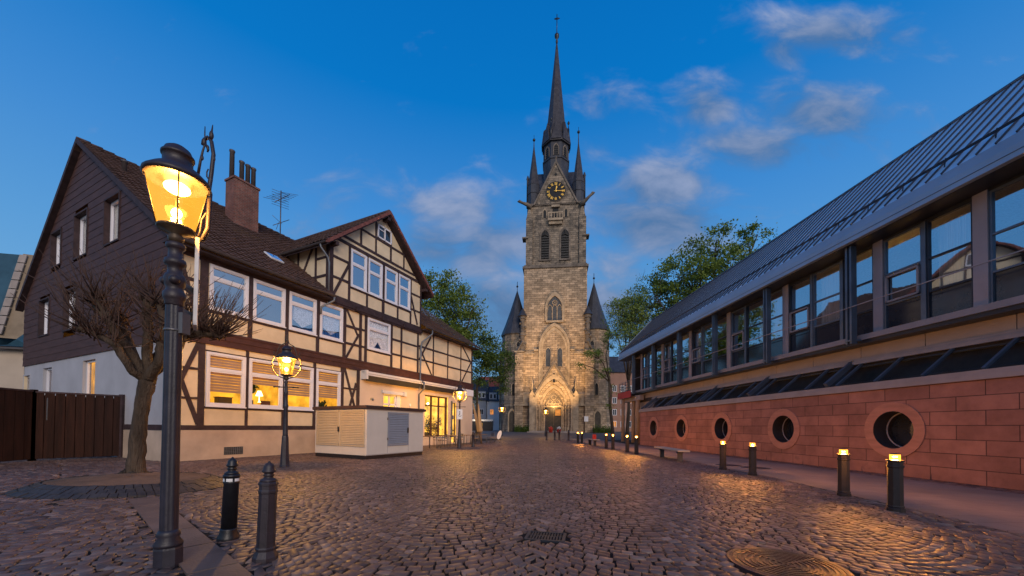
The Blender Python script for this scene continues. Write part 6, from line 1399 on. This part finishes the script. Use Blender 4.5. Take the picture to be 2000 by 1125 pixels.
# ================================================================== UTILITY KIOSK
def build_kiosk():
    A = on_ground(715, 898); Bl = on_ground(618, 890.5); Br = on_ground(826, 888)
    A, Bl, Br = (Vector((p.x, p.y, 0)) for p in (A, Bl, Br)); d1 = (Br - A); w1 = d1.length; d1.normalize(); d2 = Vector((-d1.y, d1.x, 0)); w2 = (Bl - A).length
    root = empty('utility_kiosk', A, math.atan2(d1.y, d1.x), 'white utility kiosk with brown flat roof and louvred doors by the house', 'kiosk'); H = 2.03
    mb = MB(); mb.box(.02, w1 - .02, .02, w2 - .02, -.1, .17); mb.build('base', 'iron_black', root)
    mb = MB(); mb.box(0, w1, 0, w2, .15, H); mb.build('wall', 'box_white', root, bevel=.012)
    mb = MB(); mb.box(-.09, w1 + .09, -.09, w2 + .09, H, H + .11); mb.box(-.03, w1 + .03, -.03, w2 + .03, H + .11, H + .13); mb.build('roof', 'box_top', root)
    def door(face, a, b, z0, z1, m_, n):
        mb = MB()
        def bx(u0, u1, v0, v1, o0, o1):
            if face == 'f': mb.box(u0, u1, -o1, -o0, v0, v1)
            else: mb.box(-o1, -o0, u0, u1, v0, v1)
        bx(a, a + .06, z0, z1, .003, .035); bx(b - .06, b, z0, z1, .003, .035); bx(a, b, z0, z0 + .07, .003, .034); bx(a, b, z1 - .07, z1, .003, .034)
        h = (z1 - z0 - .16) / n
        for i in range(n):
            z = z0 + .08 + i * h
            if face == 'f': mb.add([(a + .06, -.004, z + h), (b - .06, -.004, z + h), (b - .06, -.032, z + .2 * h), (a + .06, -.032, z + .2 * h), (a + .06, -.004, z), (b - .06, -.004, z)], [(0, 1, 2, 3), (3, 2, 5, 4)])
            else: mb.add([(-.004, a + .06, z + h), (-.004, b - .06, z + h), (-.032, b - .06, z + .2 * h), (-.032, a + .06, z + .2 * h), (-.004, a + .06, z), (-.004, b - .06, z)], [(0, 1, 2, 3), (3, 2, 5, 4)])
        return mb.build('louvre_door', m_, root, recalc=False)
    dd = door('f', w1 * .33, w1 * .70, .50, H - .1, 'louvre_grey', 17)
    mb = MB(); mb.box(-.004, w1 + .004, -.004, .0, .17, .19); mb.build('foot_trim', 'pillar_grey', root)
    for zz in (.75, 1.6): mb = MB(); mb.box(w1 * .33 - .03, w1 * .33 + .01, -.045, -.005, zz, zz + .1); mb.build('hinge', 'chair_metal', dd)
    x = w1 * .68; mb = MB(); mb.box(x - .03, x + .03, -.07, -.036, 1.05, 1.28); mb.build('handle', 'iron_black', dd)
    mb = MB(); mb.box(w1 * .33, w1 * .334, -.006, 0, .2, .5); mb.box(w1 * .70, w1 * .704, -.006, 0, .2, .5); mb.build('panel_joint', 'pillar_grey', root)
    d_l = door('s', .10, w2 * .49, .50, H - .06, 'louvre_tan', 19); d_r = door('s', w2 * .51, w2 - .12, .50, H - .06, 'louvre_tan', 19)
    mb = MB(); y = w2 * .50; mb.box(-.08, -.036, y - .03, y + .03, 1.1, 1.3); mb.build('handle', 'iron_black', d_l)
build_kiosk()

# ================================================================== CAFE TERRACE
def cafe():
    def at_u(x, out): p = HP + HD * x - HN * out; return p
    def table(x, out, label, first=[None]):
        p = at_u(x, out)
        if first[0] is None:
            r = empty('cafe_table', p, HROT); mb = MB(); mb.box(-.36, .36, -.36, .36, .69, .74); mb.build('table_top', 'table_wood', r)
            for sx in (-1, 1):
                for sy in (-1, 1): mb = MB(); mb.tube([(sx * .3, sy * .3, .71), (sx * .32, sy * .32, 0)], .026, 6); mb.build('leg', 'chair_metal', r)
            first[0] = r
        else: r = copy_tree(first[0])
        r.location = p; r.rotation_euler = (0, 0, HROT + random.uniform(-.2, .2)); tag(r, label, 'table', 'cafe tables on the terrace')
    def chair(x, out, rz, label, first=[None]):
        p = at_u(x, out)
        if first[0] is None:
            r = empty('cafe_chair', p, 0); mb = MB(); mb.box(-.22, .22, -.22, .22, .43, .46); mb.build('seat', 'table_wood', r)
            mb = MB()
            for z in (.58, .68, .78): mb.box(-.21, .21, .21, .23, z, z + .06)
            mb.build('backrest', 'awning', r)
            for sx in (-1, 1):
                mb = MB(); mb.tube([(sx * .21, -.2, 0), (sx * .21, -.2, .44), (sx * .21, -.2, .64), (sx * .21, .2, .64)], .02, 6); mb.build('leg', 'chair_metal', r)
                mb = MB(); mb.tube([(sx * .21, .22, 0), (sx * .21, .22, .86)], .02, 6); mb.build('leg', 'chair_metal', r)
            first[0] = r
        else: r = copy_tree(first[0])
        r.location = p; r.rotation_euler = (0, 0, rz); tag(r, label, 'chair', 'cafe chairs on the terrace')
    table(11.6, 2.3, 'cafe table just right of the white kiosk'); table(14.2, 1.9, 'middle cafe table under the lit shop window'); table(16.4, 1.8, 'cafe table just left of the cafe lamp post'); table(19.5, 1.3, 'farthest cafe table at the house corner')
    for x, o_, rz, lab in ((10.6, 2.2, 2.2, 'chair left of the table nearest the kiosk, mostly behind the kiosk'), (12.5, 2.6, -1.0, 'chair right of the table nearest the kiosk'), (13.3, 1.6, 2.0, 'chair left of the middle cafe table'), (15.0, 2.2, -1.2, 'chair right of the middle cafe table'), (15.6, 1.4, 2.3, 'chair left of the table by the cafe lamp'), (17.3, 2.0, -1.0, 'chair right of the table by the cafe lamp'), (18.6, 1.5, 2.1, 'chair left of the farthest cafe table'), (20.6, 1.6, -.9, 'chair right of the farthest cafe table')): chair(x, o_, rz + HROT - 1.1, lab)
    for i, (x, o_, h, tl, lab) in enumerate(((18.6, 1.9, 3.3, .22, 'tall furled brown parasol leaning right of the cafe lamp'), (17.8, 2.4, 3.1, .10, 'furled brown parasol leaning closest behind the cafe lamp'))):
        p = at_u(x, o_); root = empty('furled_parasol', p, 0, lab, 'parasol', 'furled parasols'); root.rotation_euler = (0, -tl, 0)
        mb = MB(); mb.tube([(0, 0, 0), (0, 0, h)], .03, 7); mb.build('pole', 'table_wood', root); mb = MB(); mb.lathe([(.05, .9), (.16, 1.0), (.13, 1.8), (.12, 2.2), (.03, h)], n=9, smooth=False); mb.build('cloth', 'furled_cloth', root)
    p = at_u(20.2, 2.4); root = empty('pavement_sign', p, -.2, 'white oval pavement sign by the grey bollards at the cafe corner', 'sign'); root.rotation_euler = (0, R(18), -.2)
    mb = MB(); mb.lathe([(.33, 0), (.33, .03)], n=20, smooth=False); o = mb.build('board', 'sign_white', root); o.rotation_euler = (R(90), 0, 0); o.location = (0, 0, .72); o.scale = (.5, 1.15, 1)
    mb = MB(); mb.tube([(-.2, .05, .35), (-.22, .1, 0)], .015, 5); mb.tube([(.2, .05, .35), (.22, .1, 0)], .015, 5); mb.build('stand', 'iron', root)
cafe()

# ================================================================== TREES
def quads_at(C, size, rg):
    n = len(C); a = rg.normal(size=(n, 3)); a /= np.linalg.norm(a, axis=1, keepdims=True); b = rg.normal(size=(n, 3)); b -= a * (a * b).sum(1, keepdims=True); b /= np.linalg.norm(b, axis=1, keepdims=True)
    s = size * rg.uniform(.6, 1.35, (n, 1)); V = np.stack([C - a * s, C - b * s * .62, C + a * s, C + b * s * .62], 1).reshape(-1, 3); return V, np.arange(4 * n).reshape(n, 4)
def tree(label, base, trunk_r, fork, ells, nclus, nleaf, lsize, material, seed, group='leafy trees around the square', csize=.5, name='leafy_tree', bare=0, lean=0, shell=True):
    rg = np.random.default_rng(seed); base = Vector(base); root = empty(name, base, 0, label, 'tree', group); mb = MB(); fk = Vector(fork) - base
    mid = fk * .5 + Vector((rg.normal(0, .12), rg.normal(0, .12), 0)); mb.tube([(0, 0, -.2), (fk.x * .1, fk.y * .1, fk.z * .12), tuple(mid), tuple(fk)], [trunk_r * 1.35, trunk_r, trunk_r * .85, trunk_r * .7], 10); cl = []
    tot = sum(e[3] * e[4] * e[5] for e in ells)
    for (cx, cy, cz, rx, ry, rz) in ells:
        c = Vector((cx, cy, cz)) - base; mp = fk.lerp(c, .55) + Vector((rg.normal(0, .3), rg.normal(0, .3), .2)); mb.tube([tuple(fk * .9), tuple(mp), tuple(c)], [trunk_r * .5, trunk_r * .32, trunk_r * .16], 7)
        k = max(4, int(nclus * rx * ry * rz / tot))
        for _ in range(k):
            d = rg.normal(size=3); d /= np.linalg.norm(d); r_ = rg.uniform(.35, 1.0) ** (.5 if shell else .8) * (1 + .18 * rg.normal()); p = np.array(c) + d * np.array((rx, ry, rz)) * r_; cl.append(p)
            s = np.array(mp) * .35 + np.array(c) * .65; m2 = (s + p) / 2 + rg.normal(0, .18, 3); mb.tube([tuple(s), tuple(m2), tuple(p)], [trunk_r * .10, trunk_r * .06, trunk_r * .02], 4)
            if bare and rg.random() < bare:
                for _k in range(5): q = p + d * rg.uniform(.4, 1.1) + rg.normal(0, .35, 3); mb.tube([tuple(p), tuple(q)], [.02, .008], 3)
    mb.build('trunk', 'bark', root)
    C = []; 
    for p in cl: w = rg.uniform(.25, 1.5); m_ = max(3, int(nleaf * w)); C.append(p + rg.normal(size=(m_, 3)) * csize * np.array([1, 1, .62]) * rg.uniform(.6, 1.15))
    V, Fq = quads_at(np.concatenate(C), lsize, rg); raw_mesh('crown', V, Fq, material, root); return root
def A3(px, py, Y): p = at(px, py, Y); return (p.x, p.y, p.z)
def ell(px, py, Y, rx, rz, ry=None): p = at(px, py, Y); k = Y / F_PX; return (p.x, p.y, p.z, rx * k, (ry or rx) * k, rz * k)
def grd(px, Y): p = at(px, 850, Y); return (p.x, p.y, gz(p.x, p.y))
tree('leafy tree rising behind the half timbered house, left of the church', grd(905, 44), .30, A3(893, 715, 44), [ell(850, 575, 44, 42, 45), ell(885, 610, 44, 52, 62), ell(925, 600, 43, 26, 24), ell(870, 660, 45, 60, 45), ell(920, 650, 44, 28, 40)], 150, 120, .13, 'leaf_green', 11, csize=.55)
tree('dark leafy tree left of the church, reaching over the street', grd(931, 46), .17, A3(932, 745, 46), [ell(945, 690, 46, 30, 38), ell(975, 705, 50, 26, 36), ell(935, 735, 46, 22, 22), ell(985, 745, 52, 18, 24), ell(925, 775, 46, 10, 18)], 120, 95, .12, 'leaf_dark', 12, csize=.50)
tree('tall full tree showing above the hall roof', grd(1400, 46), .42, A3(1380, 720, 46), [ell(1430, 520, 46, 66, 46), ell(1350, 545, 46, 62, 56), ell(1480, 458, 46, 34, 18), ell(1400, 468, 46, 32, 26), ell(1310, 590, 47, 48, 50), ell(1500, 500, 46, 30, 30), ell(1370, 480, 46, 20, 22), ell(1275, 570, 46, 26, 34), ell(1300, 640, 47, 50, 30)], 250, 92, .145, 'leaf_green', 13, csize=.55)
tree('thin pale tree with bare twigs between church and hall', grd(1225, 48), .24, A3(1228, 740, 48), [ell(1235, 610, 48, 34, 48), ell(1215, 600, 48, 26, 30), ell(1255, 600, 48, 24, 30), ell(1235, 665, 48, 36, 30), ell(1200, 640, 48, 18, 34)], 190, 75, .105, 'leaf_pale', 14, csize=.55, bare=.6)
tree('sparse young tree leaning before the right church turret', grd(1197, 50), .22, A3(1190, 735, 50), [ell(1165, 695, 50, 22, 14), ell(1140, 712, 50, 14, 6), ell(1175, 725, 50, 16, 10), ell(1190, 665, 50, 14, 16), ell(1195, 780, 50, 8, 30)], 46, 60, .085, 'leaf_green', 15, csize=.34)

def pollard():
    b = Vector((TREE.x, TREE.y, .1)); root = empty('pollarded_tree', b, 0, 'bare pollarded tree with knobbly limbs and thin twigs on the left', 'tree'); Y0 = TREE.y
    P = lambda px, py, dy=0: tuple(Vector(A3(px, py, Y0 + dy)) - b)
    mb = MB(); V = []
    def wob(pts, rads, n=12):
        out = []; rr = []
        for i in range(len(pts) - 1):
            for t in np.linspace(0, 1, 6)[:-1]:
                p = Vector(pts[i]).lerp(Vector(pts[i + 1]), float(t)); out.append(p + Vector((random.gauss(0, .008), random.gauss(0, .008), 0))); rr.append((rads[i] * (1 - t) + rads[i + 1] * t) * random.uniform(.93, 1.08))
        out.append(Vector(pts[-1])); rr.append(rads[-1]); mb.tube(out, rr, n)
    wob([(0, 0, -.15), P(266, 915), P(270, 860), P(276, 800), P(286, 752), P(292, 735)], [.24, .165, .145, .14, .155, .15], 14)
    for a in range(5): t = a * 1.25 + .5; mb.tube([(.09 * math.cos(t), .09 * math.sin(t), .13), (.26 * math.cos(t), .3 * math.sin(t), .02), (.42 * math.cos(t), .42 * math.sin(t), -.03)], [.09, .06, .02], 6)
    knobs = []
    limbs = [([(288, 742, 0), (262, 700, -.1), (238, 668, -.2), (222, 640, -.3), (205, 612, -.3), (194, 590, -.3)], [.13, .105, .10, .095, .11, .12]),
             ([(288, 745, 0), (255, 722, -.3), (225, 672, -.5), (190, 655, -.6), (165, 645, -.6)], [.10, .08, .075, .06, .06]),
             ([(292, 740, 0), (286, 690, .1), (290, 650, .1), (288, 615, .1), (292, 588, .1)], [.12, .10, .095, .09, .12]),
             ([(290, 742, 0), (312, 705, -.2), (316, 670, -.2), (322, 640, -.2), (318, 600, -.2)], [.12, .10, .09, .085, .10]),
             ([(290, 742, .1), (300, 700, .4), (332, 672, .5), (372, 652, .5), (405, 652, .5), (428, 655, .5)], [.11, .095, .09, .10, .085, .06]),
             ([(264, 702, -.1), (250, 660, .2), (240, 640, .2), (232, 622, .3)], [.085, .08, .08, .09]),
             ([(292, 736, .1), (340, 700, .3), (358, 660, .4), (362, 620, .4)], [.09, .08, .08, .08])]
    for pts, rads in limbs:
        q = [P(*p) for p in pts]; wob(q, rads, 9); knobs += [(Vector(q[-1]), 1.0), (Vector(q[-2]), .55)]
        if len(q) > 4: knobs.append((Vector(q[-3]), .35))
        for j in range(5): c = Vector(q[-1]) + Vector((random.gauss(0, .05), random.gauss(0, .05), random.gauss(0, .05))); mb.ball(c, random.uniform(.05, .10), 7)
    mb.build('trunk', 'bark', root)
    mb = MB()
    for kp, w in knobs:
        side = (kp.x - P(290, 700)[0])
        for j in range(int(46 * w)):
            d = Vector((random.gauss(.25 * side, .55), random.gauss(-.1, .5), random.uniform(.15, 1.1))).normalized(); L_ = random.choice((.35, .5, .8, 1.25)) * random.uniform(.7, 1.1); p0 = kp + Vector((random.gauss(0, .07), random.gauss(0, .07), random.gauss(0, .06))); bend = Vector((random.gauss(0, .1), random.gauss(0, .1), .12))
            p1 = p0 + d * L_ * .5; p2 = p0 + d * L_ + bend * L_; mb.tube([p0, p1, p2], [.017, .010, .004], 4)
            if random.random() < .8: e = (d + Vector((random.gauss(0, .5), random.gauss(0, .5), .2))).normalized(); mb.tube([p1, p1 + e * L_ * .3, p1 + e * L_ * .5 + Vector((0, 0, .08))], [.007, .005, .003], 3)
    k = Vector(P(428, 655, .5))
    for j in range(60):
        p0 = Vector(P(random.uniform(370, 430), random.uniform(648, 662), .5)); d = Vector((random.uniform(.1, 1.0), random.gauss(0, .3), random.uniform(.15, 1.1))).normalized(); L_ = random.uniform(.5, 1.35); p1 = p0 + d * L_ * .5; p2 = p0 + d * L_ + Vector((.05, 0, .15)) * L_
        mb.tube([p0, p1, p2], [.017, .010, .004], 4)
        if random.random() < .6: mb.tube([p1, p1 + (d + Vector((random.gauss(0, .4), 0, .3))).normalized() * L_ * .35], [.006, .0025], 3)
    mb.build('twigs', 'twig', root)
pollard()

# ================================================================== BACKGROUND HOUSES
def bg_house(name, label, x0, x1, Y, zw, zr, wallm, roofm, rows, seed, depth=9, dormer=False):
    random.seed(seed); root = empty(name, (x0, Y, gz(0, Y)), 0, label, 'house'); w = x1 - x0
    mb = MB(); mb.box(0, w, 0, depth, -.5, zw); mb.build('wall', wallm, root)
    mb = MB(); mb.prism_yz([(-.4, zw), (depth + .4, zw), (depth / 2, zr)], -.2, w + .2); rf = mb.build('roof', roofm, root)
    nx = max(2, int(w / 1.9))
    for j in range(rows):
        for i in range(nx):
            cx = w * (i + .5) / nx; cz = 1.7 + j * 2.7; mb = MB(); mb.box(cx - .5, cx + .5, -.05, .02, cz - .7, cz + .7); wn = mb.build('window', 'white_frame', root)
            mb = MB(); mb.box(cx - .4, cx - .03, -.06, -.052, cz - .6, cz + .6); mb.box(cx + .03, cx + .4, -.06, -.052, cz - .6, cz + .6); mb.build('pane', 'room_dim' if random.random() < .12 else 'dark_glass', wn)
    if dormer:
        for cx in (w * .3, w * .75):
            mb = MB(); zz = zw + .2; mb.box(cx - .9, cx + .9, .1, 3, zz, zz + 1.9); d = mb.build('dormer', 'house_grey', rf); mb = MB()
            for k in (-.45, .45): mb.box(cx + k - .33, cx + k + .33, .04, .1, zz + .35, zz + 1.6)
            mb.build('window', 'white_frame', d); mb = MB()
            for k in (-.45, .45): mb.box(cx + k - .24, cx + k + .24, .03, .038, zz + .45, zz + 1.5)
            mb.build('pane', 'dark_glass', d)
bg_house('distant_house', 'grey rendered distant house left of the church with dormers', -10.5, -6.2, 88, 7.2, 12.6, 'house_grey', 'slate', 2, 1, dormer=True)
bg_house('distant_house', 'white distant house with dark roof right beside the church turret', -6.1, -1.2, 88.5, 7.0, 11.0, 'house_white', 'slate', 2, 2, dormer=True)
bg_house('distant_house', 'distant house with orange red roof rising behind the white house', -9.5, -1.0, 104, 9.0, 15.6, 'house_grey', 'red_roof', 3, 3)
bg_house('distant_house', 'pinkish distant house between the church and the hall', 20.5, 30, 84, 13.5, 18.0, 'house_pink', 'slate', 4, 4)
def market():
    root = empty('market_stall', (-9.6, 76, .49), 0, 'low dark stall with bright lit canopy edge in the far street', 'stall')
    mb = MB(); mb.box(0, 5.6, 0, 2, 0, 1.9); mb.build('counter', 'iron_black', root); mb = MB(); mb.box(-.1, 5.7, -.3, 2.1, 2.0, 2.35); mb.build('canopy', 'curtain', root)
    point_light('stall_light', (2.6, -.8, 1.9), 60, (1, .75, .5), .2, root)
    mb = MB(); mb.box(2.3, 2.5, -.05, 0, .8, 1.7); mb.box(3.4, 3.5, -.05, 0, .6, 1.6); mb.build('posts', 'gold', root)
market()
def planting():
    for i, (x0, x1, lab) in enumerate(((-6.9, -3.9, 'dark low shrubs at the church foot left of the portal'), (6.6, 9.6, 'dark low shrubs at the foot of the right church turret'))):
        rg = np.random.default_rng(40 + i); n = 2600; C = np.stack([rg.uniform(x0, x1, n), rg.uniform(-1.7, -.7, n), np.abs(rg.normal(0, .34, n)) * (1 + .6 * np.sin(rg.uniform(0, 6, n)))], 1); V, Fq = quads_at(C, .11, rg)
        V = np.array([ch(*v) for v in V]); root = empty('low_shrubs', (0, 0, 0), 0, lab, 'shrubs', 'low shrubs at the church foot'); raw_mesh('foliage', V, Fq, 'leaf_dark', root)
        c = V.mean(0); c[2] = .49; root.location = tuple(c); root.children[0].location = tuple(-c)
        mb = MB()
        for k in range(30): x = rg.uniform(x0, x1); p = ch(x, rg.uniform(-1.6, -.8), 0); q = ch(x + rg.normal(0, .2), -1.2, rg.uniform(.3, .7)); mb.tube([tuple(p), tuple(q)], [.02, .008], 3)
        o = mb.build('stems', 'bark', root); o.location = tuple(-c)
planting()
